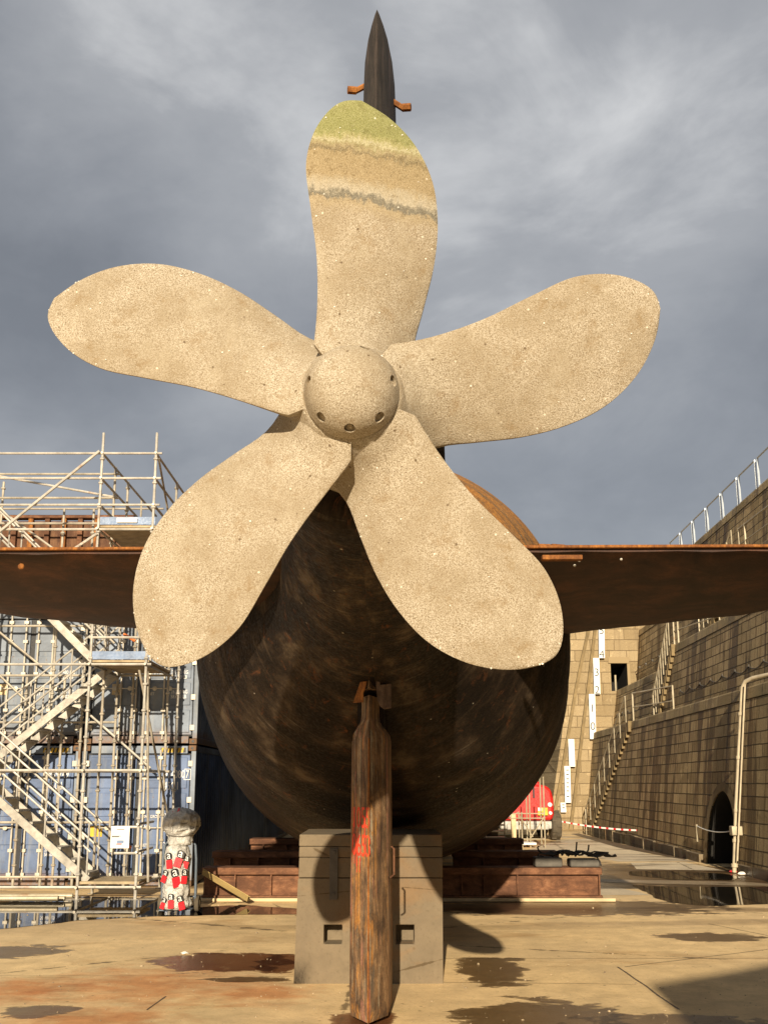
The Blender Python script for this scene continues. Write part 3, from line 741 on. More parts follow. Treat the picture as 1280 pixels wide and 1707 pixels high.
# ------------------------------------------------------------------ railings, stairs, pipe, chains on the wall
def wpos(off, d, z): return Vector((wx(off, d), d, z))
def top_railing():
    d0, d1, pitch = 4.0, 46.0, 2.02
    root = tag(empty('barrier_railing', wpos(11.7, 20, 12.1)), 'pale grey barrier railing running along the top of the dock wall against the sky', 'railing'); Lc = Vector(root.location)
    n = int((d1 - d0) / pitch)
    for i in range(n):
        a = d0 + i * pitch; b = a + pitch - .28
        A, B = wpos(11.75, a, 12.1) - Lc, wpos(11.75, b, 12.1) - Lc
        mb = MB(); zt = Vector((0, 0, 1.15)); zb = Vector((0, 0, .12))
        mb.tube([A, A + zt, B + zt, B], .035, 6); mb.tube([A + zb, B + zb], .025, 6)
        mb.build('barrier_panel', M['cool_rail'], root)
    return root
top_railing()
def guard(pts, label, h=1.05, cat='guard rail', posts=None):
    root = tag(empty('guard_rail', pts[0]), label, cat, 'pale guard rails on the wall steps'); Lc = Vector(pts[0])
    P3 = [Vector(p) - Lc for p in pts]
    for p in P3:
        MB().tube([p, p + Vector((0, 0, h + .03))], .035, 8).build('post', M['rail'], root)
    mb = MB().tube([p + Vector((0, 0, h)) for p in P3], .03, 8); mb.build('top_rail', M['rail'], root)
    mb = MB().tube([p + Vector((0, 0, h * .5)) for p in P3], .022, 8); mb.build('mid_rail', M['rail'], root)
guard([wpos(8.05, 37.6, 4.42), wpos(8.05, 36.9, 4.42), wpos(8.85, 34.0, 4.42)][1:] , 'short pale guard rail at the head of the lowest stair flight')
guard([wpos(9.25, 34.9, 7.05), wpos(9.3, 34.5, 7.05), wpos(9.9, 31.5, 7.05), wpos(9.95, 30.3, 7.05)], 'pale guard rail on the middle wall step, just under the stern plane')
guard([wpos(10.5, 30.8, 9.3), wpos(10.5, 30.2, 9.3), wpos(10.55, 26.5, 9.3), wpos(10.55, 22.5, 9.3)], 'cream guard rail on the upper wall step above the stern plane')
def stair(A, B, label, n):
    """steep wall stair: stone steps with a hand rail"""
    A = Vector(A); B = Vector(B)
    root = tag(empty('wall_stair', A), label, 'stair', 'steep stairs climbing the dock wall')
    v = B - A
    mb = MB()
    for i in range(n):
        p = v * ((i + .5) / n)
        h = v.z / n
        mb.box((p.x + .30, p.y, p.z - .1), (.50, abs(v.y) / n * 1.02, h + .2))
    mb.build('step_flight', M['groove'], root)  # dark granite colours in the shadow of the recessed flight
    up = Vector((0, 0, .95)); o = Vector((-.02, 0, 0))
    MB().tube([o + Vector((0, 0, 0)), o + up, v + up + o], .026, 8).build('hand_rail', M['rail'], root)
    MB().tube([o + up * .5, v + up * .5 + o], .018, 8).build('lower_rail', M['rail'], root)
    for i in range(1, 9):
        p = v * (i / 8) + o
        MB().tube([p + Vector((0, 0, -.05)), p + up], .022, 6).build('rail_post', M['rail'], root)
stair(wpos(7.32, 44.3, 0), wpos(7.80, 37.0, 4.42), 'lowest stair flight with pale hand rail, rising from the dock floor', 22)
stair(wpos(8.74, 36.4, 4.42), wpos(9.0, 34.6, 7.05), 'middle stair flight with hand rail, half hidden under the stern plane', 12)
stair(wpos(9.95, 34.0, 7.05), wpos(10.2, 30.6, 9.3), 'topmost stair flight with hand rail, behind the stern plane', 11)
def pipe():
    d = 23.55
    root = tag(empty('drain_pipe', wpos(7.38, d, 0)), 'cream vertical drain pipe with clamps, elbowing over the wall step beside the arch', 'pipe'); Lc = Vector(root.location)
    pts = [wpos(7.34, d, .02), wpos(7.50, d, 1.6), wpos(7.82, d, 4.2), wpos(7.84, d - .02, 4.40), wpos(7.9, d - .10, 4.54), wpos(8.02, d - .3, 4.60), wpos(8.2, d - .8, 4.62), wpos(8.6, d - 2.2, 4.62), wpos(8.75, d - 6, 4.62)]
    MB().tube([p - Lc for p in pts], .05, 14).build('main_pipe', M['pipe'], root, True, angle=60)
    MB().tube([wpos(7.36, d - .22, .3) - Lc, wpos(7.84, d - .22, 4.45) - Lc], .02, 8).build('conduit', M['pipe'], root)
    for k, z in enumerate((.18, .75, 1.05, 1.45, 2.7, 3.75)):
        o_ = 7.34 + z * .114
        MB().tube([wpos(o_, d, z - .04) - Lc, wpos(o_, d, z + .04) - Lc], .082, 12).build('clamp', M['pipe'], root, True)
    MB().box(wpos(7.44, d - .02, .98) - Lc, (.26, .2, .22)).build('valve_box', M['rail'], root, bevel=.02)
pipe()
def wire():
    a = wpos(7.5, 27.1, .62); b = wpos(7.45, 23.7, .66)
    root = tag(empty('barrier_line', a), 'thin white barrier line across the dark arch, from short peg to pipe', 'line')
    v = b - a
    MB().tube([v * t + Vector((0, 0, .32 - .16 * 4 * t * (1 - t) * .6)) for t in [i / 10 for i in range(11)]], .014, 6).build('line', M['white'], root)
    MB().tube([Vector((0, 0, -.1)), Vector((0, 0, .36))], .03, 6).build('peg', M['rail'], root)
wire()
def chain(off, z, d0, d1, n, label):
    root = tag(empty('hanging_chain', wpos(off, d0, z)), label, 'chain', 'chains looped along the wall steps'); Lc = Vector(root.location)
    pts = []
    for i in range(n):
        for k in range(8):
            t = (i + k / 8) / n; d = d0 + (d1 - d0) * t
            pts.append(wpos(off, d, z - .12 * math.sin(math.pi * k / 8)) - Lc)
    pts.append(wpos(off, d1, z) - Lc)
    MB().tube(pts, .013, 5).build('chain', M['pad'], root)
    for i in range(n + 1):
        d = d0 + (d1 - d0) * i / n
        MB().box(wpos(off + .03, d, z + .02) - Lc, (.07, .04, .07)).build('staple', M['pad'], root)
chain(8.98, 5.25, 18, 33.5, 13, 'chain hung in loops along the second wall step, right of the stairs')
chain(9.0, 5.2, 37.5, 46, 7, 'chain hung in loops along the second wall step, by the far end wall')
chain(10.12, 7.4, 37.0, 46, 7, 'chain hung in loops along the third wall step, high and far')

# ================================================================== SUBMARINE
YAW = .0172; HX = .95 * -.167; HZ = CAMH + .95 * (4.1342 - CAMH); DP = 4.75
sub = tag(empty('submarine', (HX, DP, 0), (0, 0, -YAW)), 'rusty decommissioned submarine seen from astern, five bladed propeller towards the camera', 'submarine')
def ld(d): return d - DP
def axz(d): return HZ - .015 * (d - DP)
HR = [(5.22, .40), (5.3, .50), (6, .54), (7, .64), (8, .77), (8.85, .89), (9.5, 1.14), (10.2, 1.52), (11, 1.96), (12, 2.36), (13, 2.55), (14, 2.71), (15, 2.87), (16, 3.02), (17, 3.13), (18, 3.21), (20, 3.24), (24, 3.25), (30, 3.25), (36, 3.25), (40, 3.1), (43, 2.6), (45, 1.9), (46.2, 1.0), (46.7, .2)]
def interp(tab, x):
    for (a, b), (c, d) in zip(tab, tab[1:]):
        if x <= c:
            t = (x - a) / (c - a); return b + (d - b) * max(0, t)
    return tab[-1][1]
def hull_r(d): # smoothed
    return sum(interp(HR, d + k * .22) for k in (-1, 0, 1)) / 3 if 5.6 < d < 40 else interp(HR, d)
def build_hull():
    ds = [5.22, 5.3] + [5.5 + .25 * i for i in range(60)] + [21 + i for i in range(20)] + [42, 43, 44, 45, 45.6, 46.2, 46.6, 46.7]
    n = 96; vs = []; fs = []; uv = []
    for d in ds:
        r = hull_r(d)
        for k in range(n + 1):
            a = 2 * math.pi * k / n - math.pi / 2
            rr = r * (1 + .0025 * math.sin(d * 2.1 + 3 * a) + .002 * math.sin(5 * a - d))
            vs.append((rr * math.cos(a), ld(d), axz(d) + rr * math.sin(a))); uv.append((k / n * 6, d))
    for i in range(len(ds) - 1):
        for k in range(n): fs.append((i * (n + 1) + k, i * (n + 1) + k + 1, (i + 1) * (n + 1) + k + 1, (i + 1) * (n + 1) + k))
    fs.append(tuple(reversed(range(n))))
    o = uv_build('hull', M['hull'], vs, [tuple(reversed(f_)) for f_ in fs], uv, sub, True); return o
hull = build_hull()

def airfoil(t):   # half thickness fraction, sharp trailing edge at t=0
    return max(.0, (t ** .75) * (1 - t) ** .55 * 1.75)
PZ = axz(8.1) + .095
def stern_plane(sgn):
    vs = []; fs = []
    st = [i / 14 for i in range(15)]; ch = [0, .01, .03, .07, .13, .2, .3, .42, .55, .68, .8, .9, .96, .99, 1]
    for s_ in st:
        x = .35 + (4.35 - .35) * s_
        te = ld(8.1); le = ld(14.1 - .75 * max(.6, x)); th = .33 - .12 * s_
        if s_ > .93: th *= .75
        for side in (1, -1):
            for t in ch:
                y = te + (le - te) * t
                hz = side * (.018 + th * airfoil(t)) if t < .995 else 0
                wob = .006 * math.sin(x * 9 + y * 3)
                vs.append((sgn * x, y, PZ + hz + wob))
    k = len(ch)
    for i in range(len(st) - 1):
        a = i * 2 * k; b = (i + 1) * 2 * k
        for j in range(k - 1):
            fs.append((a + j, a + j + 1, b + j + 1, b + j)); fs.append((a + k + j, b + k + j, b + k + j + 1, a + k + j + 1))
        fs.append((a, b, b + k, a + k)); fs.append((a + k - 1, a + 2 * k - 1, b + 2 * k - 1, b + k - 1))
    e = (len(st) - 1) * 2 * k
    for j in range(k - 1): fs.append((e + j, e + j + 1, e + k + j + 1, e + k + j))
    o = MB().add(vs, fs).build('stern_plane', M['plane'], sub, True, angle=25)
    # rusted trailing edge bar
    mb = MB(); mb.b2((sgn * .5, ld(8.055), PZ + .008), (sgn * 4.35, ld(8.098), PZ + .034)); mb.build('trailing_edge', M['orange_rust'], o, bevel=.006)
    return o
spl = stern_plane(-1); spr = stern_plane(1)
MB().b2((1.44, ld(7.92), PZ - .125), (1.78, ld(8.0), PZ - .085)).build('bracket', M['orange_rust'], spr, bevel=.006)
mb = MB()
for k in range(9):
    x = random.uniform(1.35, 1.75); mb.box((x, ld(8.2), PZ + .045), (random.uniform(.03, .12), .08, random.uniform(.02, .05)), (0, 0, random.uniform(0, 1)))
mb.build('weld_lump', M['orange_rust'], spr)
for (sp_, xs) in ((spl, [(-3.07, .12)]), (spr, [(1.72, .06), (1.79, .09), (1.75, .13), (2.15, .08)])):
    mb = MB()
    for x, dz in xs: mb.lathe([(0, -.02), (.008 if sp_ is spr else .024, -.01), (.012 if sp_ is spr else .03, .0), (.0, .015)], 7, 'y', (x, ld(8.10) + dz * .3, PZ - dz))
    mb.build('barnacle', M['litter'] if sp_ is spr else M['orange_rust'], sp_)

def fin_prism(prof, zs, name, mat, cx=0.0, scale=None, parent=None, smooth=True):
    """symmetric fin: prof = [(y, half width)], stacked at heights zs = [(z, width factor, y shift)]"""
    vs = []; fs = []
    ring = [(w_, y) for y, w_ in prof] + [(-w_, y) for y, w_ in reversed(prof[1:-1])]
    k = len(ring)
    for z, wf, ys in zs:
        for w_, y in ring: vs.append((cx + w_ * wf, y + ys, z))
    for i in range(len(zs) - 1):
        for j in range(k): fs.append((i * k + j, i * k + (j + 1) % k, (i + 1) * k + (j + 1) % k, (i + 1) * k + j))
    fs.append(tuple(reversed(range(k)))); fs.append(tuple(range((len(zs) - 1) * k, len(zs) * k)))
    return MB().add(vs, fs).build(name, mat, parent or sub, smooth, angle=28)
# upper rudder
up_prof = [(0, 0.0), (.06, .022), (.2, .062), (.4, .108), (.7, .152), (1.05, .178), (1.45, .187), (1.9, .18), (2.4, .15), (2.8, .09), (3.0, 0.0)]
up_prof = [(y + ld(8.4), w_) for y, w_ in up_prof]
urud = fin_prism(up_prof, [(4.3, 1.04, 0), (6.5, 1.02, 0), (8.5, 1.0, 0), (9.55, .99, 0), (9.76, .97, .0), (9.79, .94, .01)], 'upper_rudder', M['sail'], .025)
def lug(px0, px1, d, sgn):
    a = at(px0[0], px0[1], d); b = at(px1[0], px1[1], d)
    inv = Matrix.Translation(sub.location) @ Euler((0, 0, -YAW)).to_matrix().to_4x4(); inv = inv.inverted()
    a = inv @ a; b = inv @ b
    mb = MB(); v = b - a
    a2 = a - v * .4
    mb.tube([a2, b], .032, 6); mb.tube([b - v.normalized() * .03, b + Vector((sgn * .07, -.02, .008))], .042, 6)
    mb.build('lifting_lug', M['orange_rust'], urud)
lug((606, 145), (590, 153), 9.6, -1); lug((652, 168), (674, 182), 9.3, 1)
# scars along the fin
# lower rudder: blunt wedge facing astern
lr = [(0, 0.0), (.30, .172), (.85, .205), (1.25, .16), (1.5, 0.0)]
LRX = -.05; LRY = ld(8.85)
lr = [(y + LRY, w_) for y, w_ in lr]
lrud = fin_prism(lr, [(.05, .97, .03), (.12, 1, 0), (.7, 1.0, 0), (1.5, .99, 0), (2.2, .97, 0), (2.50, .95, 0), (2.56, .90, .01), (2.68, .50, .05), (2.72, .47, .06), (2.90, .46, .06)], 'lower_rudder', M['rudder'], LRX)
MB().tube([(LRX, LRY - .002, .07), (LRX, LRY - .002, 2.5)], .009, 6).build('ridge_highlight', M['orange_rust'], lrud)  # thin orange bar, the highlight along the ridge put in as colour
neck = fin_prism(lr, [(2.965, .50, .05), (3.05, .46, .06), (3.16, .30, .09), (3.27, .12, .13), (3.34, .05, .16)], 'rudder_stock', M['rudder'], LRX, parent=lrud)
mb = MB()
mb.add([Vector((LRX + x, LRY + .02 + y, z)) for x, y, z in [(-.085, .10, 3.03), (-.155, .16, 2.84), (-.055, .08, 2.84), (-.055, .07, 2.93), (-.04, .06, 2.95), (-.02, .05, 3.03)]]
       + [Vector((LRX + x, LRY + .07 + y, z)) for x, y, z in [(-.085, .10, 3.03), (-.155, .16, 2.84), (-.055, .08, 2.84), (-.055, .07, 2.93), (-.04, .06, 2.95), (-.02, .05, 3.03)]],
       [(0, 1, 2, 3, 4, 5), (11, 10, 9, 8, 7, 6)] + [(i, (i + 1) % 6, 6 + (i + 1) % 6, 6 + i) for i in range(6)])
mb.build('bracket', M['orange_rust'], lrud, bevel=.004)
mb = MB()
P_ = [(.06, .10, 3.04), (.10, .13, 3.05), (.10, .14, 3.0), (.205, .19, 3.02), (.205, .19, 2.79), (.14, .16, 2.775), (.10, .13, 2.80), (.075, .11, 2.86), (.07, .10, 2.93)]
mb.add([Vector((LRX + x, LRY + y - .02, z)) for x, y, z in P_] + [Vector((LRX + x, LRY + y + .03, z)) for x, y, z in P_],
       [tuple(range(9)), tuple(reversed(range(9, 18)))] + [(i, (i + 1) % 9, 9 + (i + 1) % 9, 9 + i) for i in range(9)])
mb.build('bracket', m_rust('grey_bracket_steel', (.07, .045, .03), (.17, .11, .075), (.25, .17, .12)), lrud, bevel=.004)
fin_prism([(ld(9.3), .02), (ld(9.4), .13), (ld(10.2), .16), (ld(11.2), .05)], [(2.05, .95, 0), (2.9, 1, 0), (3.7, 1.1, 0)], 'skeg', M['hull'], LRX)
# red spray marks on the port face of the lower rudder
nl = Vector((-.30, -.172, 0)).normalized()
xl = Vector((.172, -.30, 0)).normalized()
L0 = Vector((LRX - .172 * .98, LRY + .30, 0)) + nl * .004
for (txt, z, sx, sz) in (('1055', 1.70, .66, .255), ('0653', 1.45, .66, .265)):
    text_obj('spray_mark', txt, sz * 1.05, M['red_spray'], lrud, frame(L0 + xl * .02 + Vector((0, 0, z)), xl), .001, sx)
mb = MB()
for k in range(26):   # drips of paint
    u = random.uniform(.01, .30); z = random.uniform(1.42, 1.9); l = random.uniform(.05, .2); wd = random.uniform(.005, .014)
    p = L0 + xl * u - nl * .001
    mb.add([p + Vector((0, 0, z)), p + xl * wd + Vector((0, 0, z)), p + xl * wd * .7 + Vector((0, 0, z - l)), p + Vector((0, 0, z - l))], [(0, 1, 2, 3)])
mb.build('spray_drip', M['red_spray'], lrud)
MB().tube([Vector((LRX + .20, LRY + .36, 1.52)), Vector((LRX + .225, LRY + .34, 1.50)), Vector((LRX + .225, LRY + .34, 1.27)), Vector((LRX + .19, LRY + .36, 1.24))], .010, 6).build('handle', M['beam'], lrud)

# ---- propeller
PK = .95
PU = [.25, .518, .779, 1.036, 1.29, 1.53, 1.703, 1.69, 1.56, 1.363, 1.132, .889, .65, .418, .19]
PV = [-.251, -.284, -.336, -.415, -.483, -.457, -.34, -.143, .064, .212, .284, .303, .285, .267, .333]
PP, PRK, PP1, PRK2, PANG, PTILT = 1.4683, -.1454, .1419, .0579, .1696, .0555
def crspline(P, n):
    P = [2 * P[0] - P[1]] + P + [2 * P[-1] - P[-2]]; out = []
    for i in range(1, len(P) - 2):
        a, b, c, d = P[i - 1:i + 3]
        for k in range(n):
            t = k / n
            out.append(.5 * ((2 * b) + (c - a) * t + (2 * a - 5 * b + 4 * c - d) * t * t + (3 * b - a - 3 * c + d) * t ** 3))
    out.append(P[-2]); return out
def blade_mesh():
    C = crspline([Vector((a, b)) for a, b in zip(PU, PV)], 12)
    tip = 6 * 12 + 6
    Lc = C[:tip + 1]; Rc = list(reversed(C[tip:]))
    def resample(pts, ss):
        ln = [0]
        for a, b in zip(pts, pts[1:]): ln.append(ln[-1] + (b - a).length)
        out = []
        for s_ in ss:
            t = s_ * ln[-1]; i = max(j for j in range(len(ln) - 1) if ln[j] <= t + 1e-9)
            q = (t - ln[i]) / max(ln[i + 1] - ln[i], 1e-9); out.append(pts[i].lerp(pts[i + 1], min(1, q)))
        return out
    NS, NTT = 46, 20
    ss = [1 - (1 - i / (NS - 1)) ** 1.6 for i in range(NS)]
    A = resample(Lc, ss); B = resample(Rc, ss)
    # the root runs on into the boss
    A = [A[0] * k for k in (.45, .65, .85)] + A; B = [B[0] * k for k in (.45, .65, .85)] + B; NS += 3
    vs = []; fs = []
    def place(u, v, side, t):
        rr = math.hypot(u, v); th = math.atan2(v, u)
        y = (PP + PP1 * (rr - 1.3)) * th / (2 * math.pi) + PRK * (rr - .4) + PRK2 * (rr - .4) ** 2
        prof = (4 * t * (1 - t)) ** .8
        thick = (.006 + prof * (.018 + .075 * max(0, 1 - rr / 1.75) ** 1.3) + .03 * math.exp(-(max(rr, .25) - .25) / .075))
        y += side * thick
        if side < 0:      # cast fillet up to the cap
            w_ = math.exp(-max(0, rr - .262) / .085) * .95
            y = y * (1 - w_) + min(y, -.222) * w_
        return (PK * rr * math.sin(th), PK * y, PK * rr * math.cos(th))
    for side in (-1, 1):
        for i in range(NS):
            for j in range(NTT + 1):
                t = .5 - .5 * math.cos(math.pi * j / NTT)
                q = A[i].lerp(B[i], t); vs.append(place(q.x, q.y, side, t))
    K = NTT + 1; O = NS * K
    for i in range(NS - 1):
        for j in range(NTT):
            a = i * K + j; fs.append((a, a + 1, a + K + 1, a + K)); fs.append((O + a, O + a + K, O + a + K + 1, O + a + 1))
        fs.append((i * K, i * K + K, O + i * K + K, O + i * K)); a = i * K + NTT
        fs.append((a, O + a, O + a + K, a + K))
    return MB().add(vs, fs)
hubm = MB().lathe([(0, .48), (.36, .48), (.365, .40), (.37, .25), (.36, .08), (.33, -.05), (.288, -.13), (.260, -.19), (.241, -.214), (.232, -.216), (0, -.216)], 64, 'y')
prop = hubm.build('propeller', M['blade'], sub, True, angle=50, loc=(0, 0, HZ)); prop.rotation_euler = (PTILT, 0, 0)
bl = blade_mesh().build('blade', M['blade'], prop, True, angle=50)
for k in range(5):
    o = bl if k == 0 else bl.copy()
    if k: COL.objects.link(o)
    o.rotation_euler = (0, PANG + k * 2 * math.pi / 5, 0)
def hub_cap():
    prof = [(.236, -.212), (.240, -.222), (.239, -.236), (.235, -.246), (.231, -.262), (.224, -.285), (.209, -.318), (.182, -.350), (.144, -.376), (.098, -.394), (.05, -.403), (.012, -.405)]
    o = MB().lathe([(.012, -.19), (.225, -.19)] + prof, 72, 'y').build('hub_cap', M['blade'], prop, True, angle=35)
    # sunk bolt pockets, really cut
    cut = MB()
    BP = [R_(q) for q in (172, -133, -91, -48, 8, 70)]
    for a in BP:
        c = Vector((math.cos(a) * .208, -.303, math.sin(a) * .208))
        n_ = Vector((math.cos(a) * .72, -.69, math.sin(a) * .72)).normalized()
        cut.tube([c - n_ * .022, c + n_ * .12], .029, 16)
    co_ = cut.build('cutter', M['blade'], prop); bpy.context.view_layer.update()
    bmod = o.modifiers.new('pockets', 'BOOLEAN'); bmod.operation = 'DIFFERENCE'; bmod.object = co_; bmod.solver = 'EXACT'
    dg = bpy.context.evaluated_depsgraph_get()
    me = bpy.data.meshes.new_from_object(o.evaluated_get(dg)); o.modifiers.clear(); o.data = me
    for v in me.vertices:      # pitted casting skin
        v.co += v.normal * (.004 * noise.noise(v.co * 11) + .0025 * noise.noise(v.co * 31))
    me.materials.clear(); me.materials.append(M['blade']); me.set_sharp_from_angle(angle=R_(35))
    bpy.data.objects.remove(co_)
    for a in BP:
        n_ = Vector((math.cos(a) * .72, -.69, math.sin(a) * .72)).normalized()
        c = Vector((math.cos(a) * .208, -.303, math.sin(a) * .208)) - n_ * .026
        MB().tube([c, c + n_ * .014], .015, 6).build('bolt', M['blade'], prop)
hub_cap()
# barnacles: single shells standing proud of the blades
def barnacles():
    rnd = random.Random(3)
    for k in range(5):
        mb = MB()
        me = bl.data
        polys = [p for p in me.polygons if p.normal.y < -.4]
        for _ in range(26):
            p = rnd.choice(polys); c = p.center.copy(); n_ = p.normal; r = rnd.uniform(.002, .006)
            if rnd.random() < .08: c = me.vertices[rnd.choice(p.vertices)].co.copy()
            a = n_.orthogonal().normalized(); b = n_.cross(a)
            vs = []; m = 6
            for rr, hh in ((1, 0), (.75, .7), (.35, .75)):
                for i in range(m):
                    an = 2 * math.pi * i / m; vs.append(c + (a * math.cos(an) + b * math.sin(an)) * r * rr + n_ * (r * hh))
            mb.add(vs, [(q * m + i, q * m + (i + 1) % m, (q + 1) * m + (i + 1) % m, (q + 1) * m + i) for q in range(2) for i in range(m)] + [tuple(range(2 * m, 3 * m))])
        o = mb.build('barnacle', M['litter'], prop); tag(o, kind='stuff'); o.rotation_euler = (0, PANG + k * 2 * math.pi / 5, 0)
barnacles()

# ================================================================== KEEL BLOCKS AND CRADLE BEAMS
def keel_block():
    d0, d1 = 10.82, 12.1
    bl_, br = gp(491, 1637), gp(739, 1642)
    tl = at(500, 1390, d0); tr = at(737, 1390, d0)
    zt = 1.55
    root = tag(empty('keel_block', ((bl_.x + br.x) / 2, d0, 0)), 'tall grey concrete keel block with two square holes under the hull', 'keel block')
    Lc = Vector(root.location)
    X0, X1, T0, T1 = bl_.x - Lc.x, br.x - Lc.x, tl.x - Lc.x, tr.x - Lc.x
    zs = [0, .34, .55, 1.0, zt]
    def xl(z): return X0 + (T0 - X0) * z / zt
    def xr(z): return X1 + (T1 - X1) * z / zt
    pxw = d0 / 1690
    hx = [((539 - 640) * pxw - Lc.x, (570 - 640) * pxw - Lc.x), ((660 - 640) * pxw - Lc.x, (691 - 640) * pxw - Lc.x)]
    hz = (.40, .60); mb = MB(); D = d1 - d0
    def slab(za, zb, fa, fb):
        vs = []
        for z in (za, zb):
            a = fa(z); b = fb(z); vs += [(a, 0, z), (b, 0, z), (b, D, z), (a, D, z)]
        return vs
    F = [(0, 1, 5, 4), (1, 2, 6, 5), (2, 3, 7, 6), (3, 0, 4, 7), (3, 2, 1, 0), (4, 5, 6, 7)]
    # front face with real openings (grid), other faces simple
    xs = lambda z: [xl(z), hx[0][0], hx[0][1], hx[1][0], hx[1][1], xr(z)]
    rows = [0.0, hz[0], hz[1], 1.08]
    vs = []; fs = []
    for z in rows: vs += [(x, 0, z) for x in xs(z)]
    for j in range(3):
        for i in range(5):
            if j == 1 and i in (1, 3): continue
            fs.append((j * 6 + i, j * 6 + i + 1, (j + 1) * 6 + i + 1, (j + 1) * 6 + i))
    b = len(vs)
    for z in (0, 1.08): vs += [(xl(z), 0, z), (xr(z), 0, z), (xr(z), D, z), (xl(z), D, z)]
    fs += [(b + 1, b + 2, b + 6, b + 5), (b + 2, b + 3, b + 7, b + 6), (b + 3, b, b + 4, b + 7), (b + 4, b + 5, b + 6, b + 7)]
    for (a, c) in hx:
        q = len(vs); dp = .30
        for y in (0, dp): vs += [(a, y, hz[0]), (c, y, hz[0]), (c, y, hz[1]), (a, y, hz[1])]
        fs += [(q, q + 4, q + 5, q + 1), (q + 1, q + 5, q + 6, q + 2), (q + 2, q + 6, q + 7, q + 3), (q + 3, q + 7, q + 4, q), (q + 4, q + 7, q + 6, q + 5)]
    mb.add(vs, fs); mb.build('concrete_base', M['block'], root, bevel=.012)
    pk = [(1.088, 1.30), (1.304, 1.415), (1.419, 1.545)]
    for z0, z1 in pk:
        j = random.uniform(-.006, .006)
        v8 = []
        for z in (z0, z1): v8 += [(xl(z) + j, .0 + j, z), (xr(z) + j, .0 + j, z), (xr(z) + j, D, z), (xl(z) + j, D, z)]
        MB().add(v8, F).build('packing_slab', M['block'], root, bevel=.01)
    MB().b2((xl(1.2) + .34, -.022, .86), (xl(1.2) + .43, -.003, 1.40)).build('steel_strap', M['pad'], root, bevel=.004)
    for z in (.92, 1.36): MB().lathe([(.018, -.035), (.02, -.022)], 8, 'y', (xl(1.2) + .385, 0, z)).build('strap_bolt', M['pad'], root)
keel_block()
for i, d in enumerate((14.0, 26.0, 31.0, 36.0)):
    zt = axz(d) - hull_r(d) - .01
    o = MB().b2((-.75, -.5, 0), (.75, .5, zt)).build('keel_block', M['block'], bevel=.02, loc=(HX + YAW * (d - DP), d, 0))
    tag(o, ['low concrete keel block hidden in the dark just behind the front block'][0] if i == 0 else 'low concrete keel block far along under the hull', 'keel block', 'keel blocks under the hull')

def ibeam(x0, x1, d, z0, h, label, depth=.42, gaps=0, stiff=()):
    root = tag(empty('cradle_beam', (x0, d, z0)), label, 'steel beam', 'rusty cradle beams under the hull')
    L_ = x1 - x0; tf = .035
    MB().b2((0, 0, h - .12), (L_, depth, h)).build('top_flange', M['beam'], root, bevel=.008)
    MB().b2((0, 0, 0), (L_, depth, tf)).build('bottom_flange', M['beam'], root, bevel=.006)
    MB().b2((.02, .10, tf), (L_ - .02, depth - .1, h - .12)).build('web', M['beam'], root)
    for s_ in stiff:
        MB().b2((s_ - .012, .012, tf), (s_ + .012, .11, h - .12)).build('stiffener', M['beam'], root)
    return root
ibeam(-3.29, 3.94, 18.0, .07, .52, 'long rusty steel beam lying across the dock floor, nearest the camera', .5, stiff=(.6, 1.25, 1.9, 2.6, 3.3, 4.0, 4.7, 5.1, 5.7, 7.18))
ibeam(-3.36, -1.35, 19.4, .0, .78, 'rusty beam stacked behind on the left, second step up', .5, stiff=(.35, .9, 1.5))
ibeam(-2.93, -1.55, 21.6, .0, .90, 'short rusty beam behind on the left, topmost step under the hull', .5, stiff=(.3, .8))
ibeam(1.35, 3.42, 19.4, .0, .78, 'rusty beam stacked behind on the right, under the coil of cables', .5, stiff=(.6, 1.3, 1.9))
ibeam(1.55, 3.05, 21.6, .0, .90, 'short rusty beam behind on the right, in the shade of the hull', .5, stiff=(.5, 1.1))
tag(MB().b2((-3.45, 17.93, 0.008), (4.15, 18.5, .066)).build('timber_bearer', M['timber'], bevel=.008), 'pale timber plank lying under the front steel beam', 'timber')
def angle_bar():
    a = gp(412, 1503, .06); b = Vector((at(337, 1458, 17.65)))
    root = tag(empty('angle_board', a), 'yellowish folded board leaning against the front beam beside the trolley', 'board')
    v = b - a; xd = v.normalized(); M4 = frame((0, 0, 0), xd, (0, -.8, 1))
    L_ = v.length
    mb = MB(); mb.prism([(0, 0), (L_, 0), (L_, .15), (0, .15)], 0, .012, M4); mb.prism([(0, 0), (L_, 0), (L_, .012), (0, .012)], .012, .11, M4)
    mb.build('board', M['wood'], root)
angle_bar()
